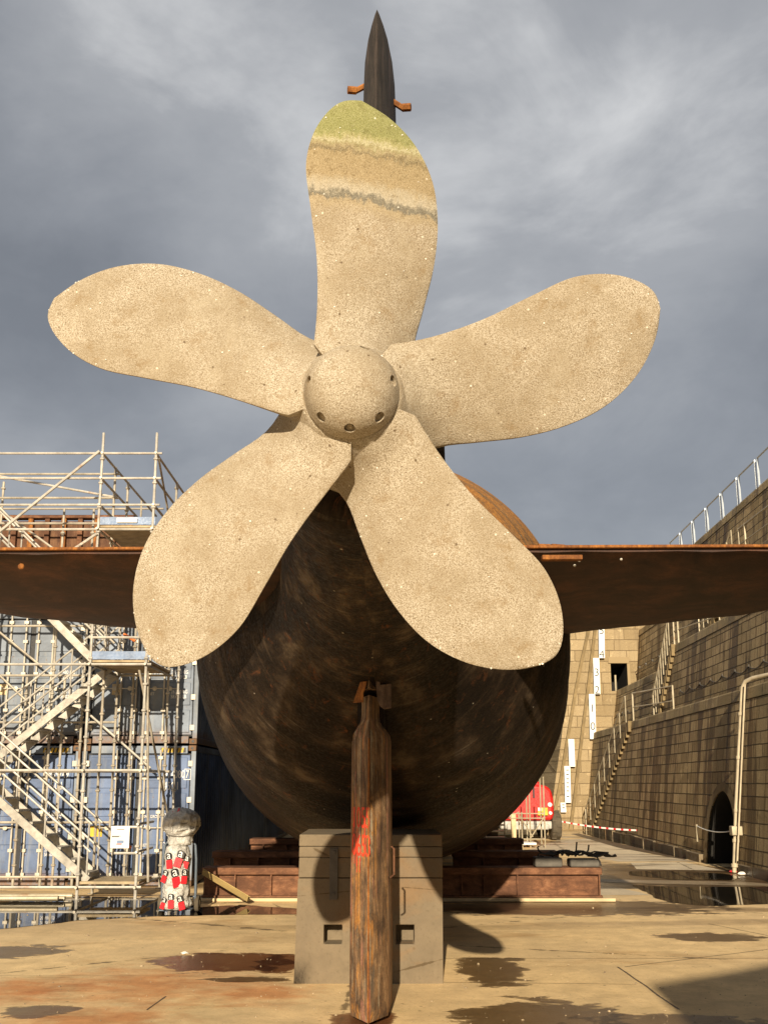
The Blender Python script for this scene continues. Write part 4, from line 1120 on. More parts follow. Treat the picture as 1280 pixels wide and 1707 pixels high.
def cables():
    pads = []
    for k, (x, l) in enumerate(((890, 46), (948, 50))):
        a = at(x, 1440, 18.2)
        o = MB().b2((0, 0, 0), (l * .0108, .38, .17 - .03 * k)).build('packing_pad', M['pad'], bevel=.03, loc=(a.x, 18.06, .592))
        tag(o, ['grey packing pad on the front beam, under the left half of the cable heap', 'thinner grey packing pad on the front beam, under the right half of the cables'][k], 'pad', 'packing pads on the front beam')
    root = tag(empty('cable_heap', (at(950, 1440, 18.25).x, 18.25, .76)), 'tangled heap of black rubber cables on the front beam', 'cables')
    rnd = random.Random(5); dx = .0109
    for k in range(13):
        pts = []; x = rnd.uniform(-.5, .1); y = rnd.uniform(-.14, .14); z = rnd.uniform(.02, .06); hd = rnd.uniform(-.5, .5)
        for i in range(16):
            pts.append(Vector((x, y, max(.01, z + .03 * math.sin(i * .9 + k)))))
            hd += rnd.uniform(-.7, .7); hd *= .8; x += .055 * math.cos(hd); y += .04 * math.sin(hd); y = max(-.17, min(.17, y))
            z = .03 + .05 * math.exp(-(x * 2.2) ** 2)
        MB().tube(pts, .017, 6).build('cable', M['cable'], root, True, angle=70)
    for pts in ([(-.48, 0, .06), (-.56, -.02, .10), (-.60, -.05, .17), (-.57, -.05, .2)], [(.1, 0, .05), (.12, 0, .14), (.135, 0, .27)], [(.30, -.02, .05), (.34, -.02, .14), (.35, -.02, .22)],
                [(.3, 0, .05), (.45, -.03, .1), (.62, -.05, .085), (.70, -.06, .08)], [(.3, -.1, .03), (.45, -.16, .02), (.50, -.2, -.06), (.52, -.2, -.14)], [(-.5, -.1, .02), (-.62, -.14, .03), (-.58, -.17, .08), (-.45, -.14, .06), (-.3, -.1, .05)]):
        MB().tube([Vector(p) for p in pts], .015, 6).build('cable', M['cable'], root, True, angle=70)
cables()

# ================================================================== CONTAINERS
def make_container(paint, paint2):
    W_, L_, H_ = 2.40, 12.19, 2.88
    root = empty('shipping_container')
    mb = MB()     # corrugated sides, roof and end as one shell
    def corr(p0, p1, up, nrm, pitch=.28, dep=.036):
        p0, p1 = Vector(p0), Vector(p1); v = p1 - p0; n = int(v.length / pitch); vs = []; fs = []
        for i in range(n):
            for t, q in ((0, 0), (.26, 0), (.5, 1), (.76, 1)):
                p = p0 + v * ((i + t) / n) - Vector(nrm) * dep * q; vs += [p, p + Vector(up)]
        vs += [p1, p1 + Vector(up)]
        m = len(vs) // 2
        mb.add(vs, [(2 * i, 2 * i + 2, 2 * i + 3, 2 * i + 1) for i in range(m - 1)])
    corr((W_ / 2 - .015, .14, .16), (W_ / 2 - .015, L_ - .14, .16), (0, 0, H_ - .3), (1, 0, 0))
    corr((-W_ / 2 + .015, .14, .16), (-W_ / 2 + .015, L_ - .14, .16), (0, 0, H_ - .3), (-1, 0, 0))
    mb.add([(-W_ / 2 + .05, .1, H_ - .03), (W_ / 2 - .05, .1, H_ - .03), (W_ / 2 - .05, L_ - .1, H_ - .03), (-W_ / 2 + .05, L_ - .1, H_ - .03)], [(0, 1, 2, 3)])
    mb.add([(-W_ / 2 + .1, L_ - .05, .1), (W_ / 2 - .1, L_ - .05, .1), (W_ / 2 - .1, L_ - .05, H_ - .1), (-W_ / 2 + .1, L_ - .05, H_ - .1)], [(3, 2, 1, 0)])
    mb.build('shell', paint, root)
    fr = MB()
    for sx in (-1, 1):
        x = sx * (W_ / 2 - .05)
        fr.b2((x - .05, 0, .12), (x + .05, .12, H_ - .12)); fr.b2((x - .05, L_ - .12, .12), (x + .05, L_, H_ - .12))
        fr.b2((x - .04, .18, 0.02), (x + .04, L_ - .18, .15)); fr.b2((x - .03, .18, H_ - .13), (x + .03, L_ - .18, H_ - .005))
    fr.b2((-W_ / 2 + .18, .01, .02), (W_ / 2 - .18, .12, .17)); fr.b2((-W_ / 2 + .18, .01, H_ - .17), (W_ / 2 - .18, .12, H_ - .01))
    fr.build('frame', paint2, root, bevel=.008)
    for sx in (-1, 1):
        for yy in (0, L_ - .18):
            for zz in (0, H_ - .118):
                c = MB(); x0 = sx * (W_ / 2) - (.162 if sx > 0 else 0); c.b2((x0, yy - .004, zz), (x0 + .162, yy + .178, zz + .118)); c.build('corner_casting', M['castor'], root, bevel=.012)
                if yy == 0: MB().lathe([(.0, -.0065), (.03, -.0065)], 10, 'y', (x0 + .08, 0, zz + .06)).build('casting_hole', M['black'], root)
    MB().b2((-W_ / 2 + .1, .075, .17), (W_ / 2 - .1, .085, H_ - .17)).build('door_seal', M['seal'], root)
    for sx in (-1, 1):
        a, b = (.055, W_ / 2 - .13); x0, x1 = (a, b) if sx > 0 else (-b, -a)
        d = MB(); zz = [.2, .78, 1.36, 1.94, H_ - .2]
        d.b2((x0, .045, .2), (x1, .073, H_ - .2))
        for z0, z1 in zip(zz, zz[1:]): d.b2((x0 + .05, .025, z0 + .05), (x1 - .05, .046, z1 - .05))
        door = d.build('door', paint, root, bevel=.01)
        for k, fx in enumerate((.08, .40)):
            x = x0 + (x1 - x0) * (fx if sx > 0 else 1 - fx)
            r = MB().tube([(x, -.005, .1), (x, -.005, H_ - .1)], .02, 8); rod = r.build('lock_rod', M['rod'], door)
            for z in (.24, .72, 1.5, 2.2, H_ - .26): MB().b2((x - .05, -.03, z - .035), (x + .05, .028, z + .035)).build('rod_bracket', M['rod'], door, bevel=.006)
            hd = MB(); hz = 1.18; hd.tube([(x, -.04, hz), (x + sx * .30 if k == 0 else x + sx * .34, -.04, hz)], .014, 6); hd.lathe([(.0, -.055), (.05, -.05), (.05, -.03)], 10, 'y', (x + sx * .13, 0, hz)); hd.build('handle', M['rod'], door)
        for z in (.35, 1.0, 1.75, 2.5):
            x = x1 if sx > 0 else x0
            MB().b2((x - .03 if sx > 0 else x - .07, -.012, z - .06), (x + .07 if sx > 0 else x + .03, .045, z + .06)).build('hinge', M['rod'], door, bevel=.006)
    return root
def hazard(root, x0, x1, z):
    mb = MB(); yb = MB(); n = 7; wd = (x1 - x0) / n
    for i in range(n):
        p = [(x0 + wd * i, z), (x0 + wd * (i + .55), z), (x0 + wd * (i + .9), z + .10), (x0 + wd * (i + .35), z + .10)]
        (yb).add([(x, .006, zz) for x, zz in p], [(0, 1, 2, 3)])
    mb.add([(x0, .008, z), (x1 + .03, .008, z), (x1 + .03, .008, z + .10), (x0, .008, z + .10)], [(0, 1, 2, 3)])
    mb.build('hazard_strip', M['black'], root); yb.build('hazard_stripe', M['yellow'], root)
def ctext(root, txt, x, z, size, sx=1.0, y=.0225):
    text_obj('stencil', txt, size, M['white'], root, frame((x, y, z), (1, 0, 0)), .001, sx)
DC = 20.57
XR = -3.97 - 1.2
cl = [(M['cont'], M['cont_grey']), (M['cont_pale'], M['cont_grey']), (M['cont_grey'], M['cont_pale'])]
info = [
    (0, 0, 'cont', 'navy blue container on the ground at the right of the stack, numbered 974080'),
    (1, 0, 'cont', 'navy blue container on the ground, behind the lower scaffold stair'),
    (2, 0, 'cont', 'navy blue container on the ground at the far left, cut by the photo edge'),
    (0, 1, 'cont_pale', 'faded grey blue container upper right of the stack, beside the hull'),
    (1, 1, 'cont_grey', 'grey container in the upper row, behind the upper scaffold stair'),
    (2, 1, 'cont', 'navy blue container in the upper row at the far left, cut by the photo edge'),
]
protos = {}
conts = {}
for (c_, r_, mk, lab) in info:
    if mk not in protos:
        protos[mk] = make_container(M[mk], M['cont_pale'] if mk == 'cont' else M['cont_grey']); o = protos[mk]
    else: o = copy_tree(protos[mk])
    o.location = (XR - c_ * 2.45, DC + (0.03 if r_ else 0) + .02 * c_, r_ * 2.905)
    tag(o, lab, 'container', 'stacked shipping containers'); conts[(c_, r_)] = o
# unseen stack added behind the camera, to cast the floor shadow at the right
ang = R_(34.6)
for r_ in range(2):
    o = copy_tree(protos['cont'])
    A_ = Vector((1.43, -6.46, 0)); ux = Vector((math.cos(ang), math.sin(ang), 0)); uy = Vector((math.sin(ang), -math.cos(ang), 0))
    # long side faces forward: local -X side is the long face; turn so local Y runs along ux
    o.rotation_euler = (0, 0, ang - math.pi / 2)
    p = A_ + uy * 1.2
    o.location = (p.x, p.y, r_ * 2.905)
    tag(o, 'unseen navy blue container added behind the camera to cast the floor shadow', 'container', 'containers added behind the camera for their shadow')
for r_ in range(2):
    o = copy_tree(protos['cont_pale' if r_ else 'cont']); o.location = (XR + .02, DC + 12.55, r_ * 2.905)
    tag(o, ['navy blue container on the ground, hidden in the shade behind the numbered one', 'faded container in the upper row, hidden in the shade farther along the hull'][r_], 'container', 'stacked shipping containers')
c0 = conts[(0, 0)]
ctext(c0, '974080', .54, 2.20, .235, .62); ctext(c0, '7', .99, 2.20, .235, .62); ctext(c0, '45G1', .54, 1.96, .235, .62)
mb = MB()
for a, b in (((.96, 2.16), (.972, 2.39)), ((1.088, 2.16), (1.10, 2.39)), ((.972, 2.16), (1.088, 2.172)), ((.972, 2.378), (1.088, 2.39))): mb.b2((a[0], .0195, a[1]), (b[0], .0225, b[1]))
mb.build('check_box', M['white'], c0)
for k, (l, v) in enumerate((('MAX GROSS', '30.480 KG\n67.200 LB'), ('TARE', '3.900 KG\n8.600 LB'), ('NET', '26.580 KG\n58.600 LB'), ('CU CAP', '76.4 CUM\n2.700 CUF'))):
    z = 1.40 - .14 * 2 * k * .72 - (.18 if k > 1 else 0)
    ctext(c0, l, .12, z - .02, .085, .8); ctext(c0, v, .58, z, .105, .75)
hazard(c0, .45, .95, 2.73)
MB().b2((.13, .018, 2.15), (.40, .0235, 2.33)).build('logo_patch', M['cont'], c0); MB().b2((-.95, .016, 1.0), (-.70, .021, 1.22)).build('placard', M['yellow'], c0)
c1 = conts[(1, 0)]
ctext(c1, '965749', .54, 2.20, .235, .62); ctext(c1, '45G1', .54, 1.96, .235, .62); hazard(c1, .40, .95, 2.73)
for k in range(3): ctext(c1, '30.480 KG\n67.200 LB' if k < 1 else '26.580 KG\n58.600 LB', .56, 1.42 - .36 * k, .10, .75)
for key in ((0, 1), (1, 1)):
    cc = conts[key]
    for k, (l, v) in enumerate((('MAX GROSS', '30.480 KG\n67.200 LB'), ('NET', '26.580 KG\n58.600 LB'))):
        ctext(cc, l, .12, 1.46 - .42 * k, .085, .8); ctext(cc, v, .60, 1.50 - .42 * k, .11, .75)
    MB().b2((-.66, .016, 1.05), (-.44, .021, 1.28)).build('placard', M['timber'], cc)

# rusty ribbed screen standing on the container roofs
def screen():
    z0, z1, d = 5.86, 8.45, 22.95
    x0, x1 = -9.5, -5.9 - .35
    root = tag(empty('rusty_screen', (x1, d, z0)), 'rusty brown ribbed steel screen standing on the container roofs behind the scaffold', 'screen')
    MB().b2((x0 - x1, 0, 0), (0, .06, z1 - z0)).build('panel', M['rust_panel'], root)
    n = 9
    for i in range(n):
        x = (x0 - x1) * i / (n - 1); MB().b2((x - .06, -.10, 0), (x + .06, -.003, z1 - z0 + .05)).build('rib', M['orange_rust'] if i % 2 == 0 else M['beam'], root, bevel=.01)
    MB().b2((x0 - x1 - .1, -.13, z1 - z0 + .053), (.1, .12, z1 - z0 + .13)).build('top_channel', M['beam'], root, bevel=.01)
screen()

# ================================================================== SCAFFOLD STAIR TOWER
def scaffold():
    FX = [-8.35, -5.62, -4.55]; ds = [18.3, 19.25, 20.25]
    root = tag(empty('scaffold_tower', (-5.62, 18.3, 0)), 'tall tube scaffold stair tower standing in front of the container stack', 'scaffold'); Lc = Vector(root.location)
    def T(name, pts, r=.026, m='galv', n=8):
        return MB().tube([Vector(p) - Lc for p in pts], r, n).build(name, M[m], root)
    def standard(x, d, z1, z0=.0, m='galv'):
        prof = [(.027, z0)]
        if z0 == 0: prof = [(.085, .001), (.085, .010), (.030, .011)]
        z = z0 + .45
        while z < z1 - .1:
            prof += [(.027, z - .032), (.050, z - .012), (.050, z + .012), (.027, z + .032)]; z += .5
        prof.append((.027, z1))
        MB().lathe(prof, 8, 'z', Vector((x, d, 0)) - Lc).build('standard', M[m], root)
    for x in FX:
        for j, d in enumerate(ds):
            if j == 1 and x != FX[1]: continue
            standard(x, d, 9.0 if d == ds[0] else 8.6, m='galv' if j == 0 else 'galv_dull')
    standard(-4.35, 20.3, 5.9); standard(-5.3, 20.3, 5.9, m='galv_dull')
    for x in (FX[1] - .3, FX[2]): standard(x, 22.6, 8.9, 5.85, 'galv_dull')
    for x in (-7.0, -6.35): standard(x, 20.3, 8.0, m='galv_dull')
    def lg(x0, x1, d, z, m='galv', nm='ledger'): T(nm, [(x0, d, z), (x1, d, z)], .025, m)
    def tr(x, d0, d1, z, m='galv_dull', nm='transom'): T(nm, [(x, d0, z), (x, d1, z)], .025, m)
    XL = -10.2
    for z in (.22, 2.33, 4.33, 7.0): lg(XL, FX[2] + .1, ds[0], z)
    for z in (.22, 2.33, 4.33, 7.0): lg(XL, FX[2] + .1, ds[2], z, 'galv_dull')
    for x in FX:
        for z in (.22, 2.33, 4.33, 7.0): tr(x, ds[0] - .1, ds[2] + .1, z)
    for z in (4.85, 5.33): lg(FX[1] - .05, FX[2] + .1, ds[0], z, nm='guard_rail'); tr(FX[2], ds[0] - .1, ds[2], z, nm='guard_rail')
    for z in (.85, 1.35): tr(FX[2], ds[0] - .08, ds[2] - .8, z, 'galv', 'guard_rail')
    lg(FX[1] + .55, FX[2], ds[0] + .35, 1.28, nm='guard_rail'); lg(FX[1] + .55, FX[2], ds[0] + .35, .80, nm='guard_rail')
    for z in (7.5, 8.05, 8.57):
        lg(XL, FX[2] + .12, ds[0], z, nm='guard_rail'); lg(XL, FX[1] + .1, ds[1], z - .12, 'galv_dull', 'guard_rail')
        lg(XL, FX[1] + .25, 22.6, z + .1, 'galv_dull', 'guard_rail'); tr(FX[2], ds[0] - .05, 22.9, z, nm='guard_rail'); tr(FX[1], ds[0] - .05, 22.9, z, nm='guard_rail')
    T('brace', [(FX[1] - .05, ds[0] - .05, 8.6), (-7.75, ds[0] - .05, 6.75)], .03)
    T('brace', [(FX[1], ds[1], 7.95), (-9.9, ds[1], 8.75)], .025)
    T('brace', [(FX[1], ds[0] - .05, 6.9), (-6.6, ds[0] - .05, 6.2)], .03)
    T('brace', [(-8.3, ds[2], 7.9), (-6.2, ds[2], 6.4)], .025, 'galv_dull')
    T('brace', [(FX[2] + .03, ds[0] + .1, 8.5), (FX[2] + .03, ds[2], 7.0)], .022, 'galv_dull')
    T('brace', [(FX[2] - .18, ds[0] + .2, 4.25), (FX[2] + .45, ds[2] - .2, .2)], .024, 'galv_dull')
    T('brace', [(FX[2] + .02, ds[0] + .06, 4.2), (-4.35, ds[0] + .1, .3)], .024, 'galv_dull')
    T('brace', [(FX[1] - 1.0, ds[2] - .1, 3.9), (FX[1] + .8, ds[2] - .1, 2.4)], .025)
    for a in (0, 1):
        T('brace', [(-9.9, ds[2] - .1, 6.6 - 2.2 * a), (-7.2, ds[2] - .1, 4.5 - 2.2 * a)], .025, 'galv_dull')
    # platforms
    def deck(x0, x1, d0, d1, z, toe=True):
        n = max(2, int((d1 - d0) / .32))
        for i in range(n):
            a = d0 + (d1 - d0) * i / n; b = d0 + (d1 - d0) * (i + 1) / n - .02
            MB().b2(Vector((x0, a, z)) - Lc, Vector((x1, b, z + .05)) - Lc).build('deck_board', M['deck'], root, bevel=.006)
        if toe: MB().b2(Vector((x0, d0 - .03, z + .055)) - Lc, Vector((x1, d0 - .005, z + .21)) - Lc).build('toe_board', M['toe'], root)
    deck(FX[1] + .03, FX[2] + .05, ds[0] + .02, ds[2], 4.37); deck(FX[1] + .03, FX[2] + .05, ds[0] + .02, 22.6, 7.04)
    deck(FX[1] + .03, FX[2] + .05, ds[0] + .02, ds[1] + .1, .27, False); deck(-9.6, -8.35, ds[0], ds[2], 2.37)
    # white label plates on the toe boards
    MB().b2(Vector((-5.25, ds[0] - .05, 7.13)) - Lc, Vector((-4.85, ds[0] - .0315, 7.22)) - Lc).build('toe_label', M['white'], root)
    # stair flights
    def flight(A, B, d0, d1, n=9):
        A = Vector(A); B = Vector(B); v = B - A
        for d in (d0, d1):
            mb = MB(); xd = Vector((v.x, 0, v.y)); L_ = xd.length
            M4 = frame(Vector((A.x, d, A.y)) - Lc, xd, (0, 0, 1))
            mb.prism([(0, -.10), (L_, -.10), (L_, .05), (0, .05)], -.02, .02, M4); mb.build('stringer', M['alu'], root, bevel=.006)
            for h in (.5, 1.0):
                T('hand_rail', [(A.x, d, A.y + h), (B.x, d, B.y + h)], .021)
            for t in (.02, .35, .68, .98):
                p = A.lerp(B, t); T('baluster', [(p.x, d, p.y), (p.x, d, p.y + 1.0)], .016, 'galv', 6)
        for i in range(n):
            p = A.lerp(B, (i + .5) / n)
            MB().b2(Vector((p.x - .13, d0 + .03, p.y - .03)) - Lc, Vector((p.x + .13, d1 - .03, p.y + .01)) - Lc).build('tread', M['alu'], root)
    flight((-5.45, .34), (-7.95, 2.40), 18.42, 19.1)
    flight((-7.95, 2.40), (-5.55, 4.40), 19.35, 20.1)
    flight((-5.55, 4.40), (-8.3, 7.04), 18.45, 19.1, 11)
    for (x0, z0, x1, z1, d) in ((-9.6, 5.4, -7.9, 6.9, 18.35), (-9.3, 3.3, -7.5, 4.9, 18.3), (-9.9, .9, -8.4, 2.3, 18.4), (-8.3, 4.5, -6.6, 3.0, 20.2), (-7.4, 6.6, -5.7, 5.0, 20.15)):
        T('brace', [(x0, d, z0), (x1, d, z1)], .022, 'galv_dull')
    for x in (-7.55, -6.75):
        standard(x, ds[2] + .05, 4.3, .0, 'galv_dull')
    for z in (1.3, 3.35, 5.4): lg(-9.9, FX[1], ds[2] + .06, z, 'galv_dull')
    # orange edge ties
    for (x, d, z) in ((-5.15, ds[1], 5.0), (-5.0, 19.15, .95)):
        MB().tube([Vector((x - .12, d, z + .06)) - Lc, Vector((x + .12, d, z - .08)) - Lc], .03, 8).build('orange_clip', M['orange'], root)
    return root
scaffold()
def sign():
    a = at(184, 1414, 18.62); b = at(217, 1377, 18.62)
    root = tag(empty('notice_sign', (a.x, 18.62, a.z)), 'small white notice sign hung at the foot of the scaffold stair', 'sign')
    W_, H_ = b.x - a.x, b.z - a.z
    MB().b2((0, 0, 0), (W_, .012, H_)).build('panel', M['white'], root)
    mb = MB()
    for z, x0, x1 in ((.83, .3, .72), (.53, .06, .55), (.49, .06, .45), (.7, .1, .14)): mb.b2((W_ * x0, -.002, H_ * z), (W_ * x1, -.0005, H_ * (z + .035)))
    mb.build('fine_print', M['pad'], root)
    MB().b2((W_ * .35, -.002, H_ * .22), (W_ * .72, -.0005, H_ * .36)).build('blue_print', M['toe'], root)
    MB().b2((W_ * .32, -.002, H_ * .16), (W_ * .62, -.0005, H_ * .21)).build('red_print', M['red_label'], root)
sign()
for i, (x0, x1, d, lab) in enumerate(((-9.6, -5.72, 17.9, 'white scaffold tube lying on the dock floor, nearest to the puddle'), (-9.6, -5.66, 18.15, 'white scaffold tube on the dock floor, tight against the foot of the scaffold'), (-9.6, -5.75, 17.62, 'white scaffold tube lying half in the puddle'))):
    tag(MB().tube([(x0, d, .05 + .02 * i), (x1, d + .05, .06 + .02 * i)], .045, 10).build('loose_tube', M['rail'], smooth=True, angle=60), lab, 'tube', 'loose scaffold tubes on the floor')

# ================================================================== TROLLEY WITH SEALED WASTE SACKS
TRX, TRD = at(298, 1515, 16.6).x, 16.6
def trolley():
    root = tag(empty('hand_truck', (TRX, TRD, 0)), 'blue grey steel hand truck standing at the puddle edge', 'hand truck')
    def T(n, pts, r, m='cart'): return MB().tube(pts, r, 10).build(n, M[m], root, True, angle=60)
    for s in (-1, 1):
        T('side_rail', [(s * .275, -.02, .10), (s * .275, -.06, .85), (s * .255, -.07, 1.08)], .022)
        w_ = MB().lathe([(.05, -.03), (.125, -.035), (.135, -.02), (.135, .02), (.125, .035), (.05, .03)], 22, 'x', (s * .30, .05, .135)).build('wheel', M['tyre'], root, True)
        MB().lathe([(.0, -.036), (.055, -.036), (.055, .036), (.0, .036)], 14, 'x', (s * .30, .05, .135)).build('rim', M['cart'], w_)
        MB().b2((s * .275 - .02, -.05, .30), (s * .275 + .02, .02, .62)).build('fork_plate', M['cart'], root, bevel=.005)
    T('top_bar', [(-.255, -.07, 1.08), (-.21, -.08, 1.13), (.21, -.08, 1.13), (.255, -.07, 1.08)], .020)
    T('cross_bar', [(-.275, -.03, .25), (.275, -.03, .25)], .016)
    MB().b2((-.26, -.32, .055), (.26, -.04, .075)).build('toe_plate', M['cart'], root, bevel=.004)
trolley()
def lump(prof, n, seed, amp, squash=(1, .8)):
    vs = []; fs = []
    rings = len(prof)
    for i, (r, z) in enumerate(prof):
        for k in range(n):
            a = 2 * math.pi * k / n
            d = Vector((math.cos(a) * 2.2, math.sin(a) * 2.2, z * 5 + seed))
            q = 1 + amp * noise.noise(d) + amp * .8 * noise.noise(d * 2.7) - amp * .5 * abs(noise.noise(d * 4.3))
            vs.append((r * q * math.cos(a) * squash[0], r * q * math.sin(a) * squash[1], z + .02 * noise.noise(d * 1.7)))
    for i in range(rings - 1):
        for k in range(n): fs.append((i * n + k, i * n + (k + 1) % n, (i + 1) * n + (k + 1) % n, (i + 1) * n + k))
    fs.append(tuple(reversed(range(n)))); fs.append(tuple(range((rings - 1) * n, rings * n)))
    return MB().add(vs, fs)
def sack():
    loc = (TRX, TRD - .25, .078)
    prof = [(.16, 0), (.23, .015), (.26, .06), (.25, .12), (.235, .2), (.245, .3), (.235, .42), (.24, .55), (.23, .68), (.235, .8), (.22, .9), (.20, .98), (.12, 1.03)]
    fine = []
    for (a, b), (c, d) in zip(prof, prof[1:]):
        for k in range(3): fine.append((a + (c - a) * k / 3, b + (d - b) * k / 3))
    fine.append(prof[-1])
    body = lump(fine, 48, 2.0, .14, (.90, .8)).build('waste_sack', M['bag'], None, True, angle=70, loc=loc)
    tag(body, 'tall clear waste sack printed with white letters over red panels, strapped on the hand truck', 'sack')
    # round the front: labels laid on the sack's own surface
    bpy.context.view_layer.update()
    def label(u, z, sc_, tilt):
        hit, p, n_, _ = body.ray_cast(Vector((u, -2, z)), Vector((0, 1, 0)))
        if not hit: return
        n_ = Vector((n_.x * .6, n_.y, n_.z * .2)).normalized()
        xd = Vector((0, 0, 1)).cross(n_).normalized(); xd = (Matrix.Rotation(tilt, 3, n_) @ xd)
        F_ = frame(p + n_ * .022, xd, n_.cross(xd))
        h = .125 * sc_; wd = .10 * sc_
        def rect(nm, x0, y0, x1, y1, zz, m, rnd=0):
            if rnd:
                pts = []
                for cx, cy, a0 in ((x1 - rnd, y0 + rnd, -90), (x1 - rnd, y1 - rnd, 0), (x0 + rnd, y1 - rnd, 90), (x0 + rnd, y0 + rnd, 180)):
                    pts += [(cx + rnd * math.cos(R_(a0 + q * 30)), cy + rnd * math.sin(R_(a0 + q * 30))) for q in range(4)]
            else: pts = [(x0, y0), (x1, y0), (x1, y1), (x0, y1)]
            MB().prism(pts, zz - .003, zz, F_).build(nm, M[m], body)
        rect('label_panel', -wd / 2, -h, wd / 2, -.002, 0, 'red_label'); rect('label_head', -wd / 2, .0, wd / 2, h * .82, 0, 'black', wd * .32)
        text_obj('label_letter', 'a', h * 1.25, M['white'], body, F_ @ Matrix.Translation((0, h * .12, .001)), .001, .95, 'CENTER')
    for (u, z, s_, t_) in ((-.09, .79, 1.1, .15), (.075, .82, 1.2, -.3), (.165, .76, .9, -.2), (-.15, .54, .9, -.35), (.015, .52, 1.3, .2), (.145, .535, 1.0, -.1), (-.03, .16, 1.0, .05), (-.15, .12, .8, -.3), (.11, .13, 1.0, .25)):
        label(u, z, s_, t_)
sack()
def top_sack():
    prof = [(.17, 0), (.205, .03), (.20, .08), (.20, .14), (.235, .19), (.275, .25), (.295, .33), (.29, .41), (.262, .49), (.20, .55), (.12, .59), (.03, .605)]
    fine = []
    for (a, b), (c, d) in zip(prof, prof[1:]):
        for k in range(4): fine.append((a + (c - a) * k / 4, b + (d - b) * k / 4))
    fine.append(prof[-1])
    o = lump(fine, 56, 9.0, .17, (1, .85)).build('waste_sack', M['bag'], None, True, angle=75, loc=(TRX + .03, TRD - .22, 1.09))
    tag(o, 'round crumpled clear waste sack tied and balanced on top of the tall one', 'sack')
    MB().prism([(-.08, -.03), (.06, -.02), (.08, .05), (-.05, .04)], 0, .004, frame((-.06, -.15, .545), (1, .2, .45), (-.3, .8, .5))).build('label_panel', M['red_label'], o)
    for k in range(3):
        pts = []
        for i in range(25):
            a = 2 * math.pi * i / 24; z = .2 + .06 * k + .05 * math.sin(a + k)
            hr = .27 if z > .23 else .225
            pts.append((hr * 1.02 * math.cos(a), hr * .87 * math.sin(a), z))
        MB().tube(pts, .006, 5, False).build('tie', M['pad'], o)
top_sack()

# ================================================================== RED VEHICLE, SMALL TOWER, TAPE
def red_vehicle():
    d = 36.5; c = gp(876, 1399); x0 = at(876, 1390, d).x
    root = tag(empty('telehandler', (x0, d, 0)), 'red telescopic handler parked tail on beyond the hull, big treaded tyre on the right', 'telehandler')
    s = 1.0
    prof = [(-1.05, .72), (1.0, .72), (1.08, .95), (1.08, 1.5), (1.0, 1.85), (.8, 2.02), (.35, 2.05), (-.8, 2.05), (-1.05, 1.8)]
    M4 = frame((0, 0, 0), (1, 0, 0), (0, 0, 1))
    MB().prism(prof, -2.4, 0, M4).build('body', M['red'], root, bevel=.12, seg=4)
    MB().b2((-.95, -.02, .42), (.98, 4.6, .71)).build('chassis', M['chassis'], root, bevel=.05)
    MB().b2((-.7, -.15, .40), (.85, .15, .62)).build('bumper', M['chassis'], root, bevel=.04)
    cab = MB().b2((-1.0, 1.4, 2.06), (0.0, 3.2, 2.75)).build('cab', M['red'], root, bevel=.1)
    MB().b2((-.93, 1.385, 2.15), (-.07, 1.398, 2.65)).build('cab_window', M['glass'], cab)
    MB().b2((.25, .5, 1.75), (.65, 6.0, 2.15)).build('boom', M['red'], root, bevel=.05)
    for x in (-1.18, 1.18):
        for y in (.55, 3.6):
            t = MB().lathe([(.28, -.17), (.44, -.19), (.52, -.15), (.53, 0), (.52, .15), (.44, .19), (.28, .17)], 30, 'x', (x, y, .53)).build('tyre', M['tyre'], root, True)
            lug_ = MB()
            for k in range(18):
                a = 2 * math.pi * k / 18
                lug_.box((x + (.085 if k % 2 else -.085), y + .535 * math.cos(a), .53 + .535 * math.sin(a)), (.17, .07, .05), (a + math.pi / 2, 0, 0))
            lug_.build('tread', M['tyre'], t)
            MB().lathe([(0, -.15), (.27, -.15), (.29, -.1), (.29, .1), (.27, .15), (0, .15)], 20, 'x', (x, y, .53)).build('rim', M['white'], t, True)
    MB().b2((.45, -.14, .92), (.82, -.01, 1.20)).build('number_plate', M['yellow'], root, bevel=.01)
    MB().b2((.45, -.16, 1.08), (.60, -.145, 1.2)).build('plate_patch', M['white'], root)
    for x, z, r in ((.92, 1.30, .09), (.93, 1.0, .07), (-.55, .95, .1)):
        MB().lathe([(0, -.08), (r * .8, -.07), (r, -.03), (r, .05)], 16, 'y', (x, 0, z)).build('lamp', M['lamp'], root, True)
    MB().b2((.30, -.05, 1.55), (.36, .03, 2.2)).build('exhaust', M['seal'], root)
red_vehicle()
def small_tower():
    d = 32.6; x0 = at(868, 1412, d).x
    root = tag(empty('access_steps', (x0, d, 0)), 'small pale aluminium access platform with steps, by the red vehicle', 'access steps')
    def T(n, pts, r=.025, m='rail'): MB().tube(pts, r, 6).build(n, M[m], root)
    xs = (.05, .32, .80)
    for x in xs:
        for y in (0, .7): T('upright', [(x, y, 0), (x, y, 2.3 if x > .2 else 1.15)])
    for z in (.28, .95, 1.1):
        T('rail', [(-.5, 0, z), (.8, 0, z)], .02); T('rail', [(.8, 0, z), (.8, .7, z)], .02)
    T('brace', [(.32, 0, .3), (.8, 0, 1.0)], .02); T('brace', [(-.1, 0, 1.15), (.4, 0, .35)], .02)
    MB().b2((-.55, -.1, .1), (.5, .8, .17)).build('platform', M['white'], root, bevel=.01)
    MB().b2((-.30, .0, .17), (-.14, .15, 1.1)).build('column', M['timber'], root, bevel=.01)
    for k in range(5): MB().b2((-1.15, .1, .3 + .2 * k), (-.5, .35, .35 + .2 * k)).build('step', M['rail'], root)
    for x in (-1.15, -.5): T('upright', [(x, .2, .0), (x, .2, 1.25)])
small_tower()
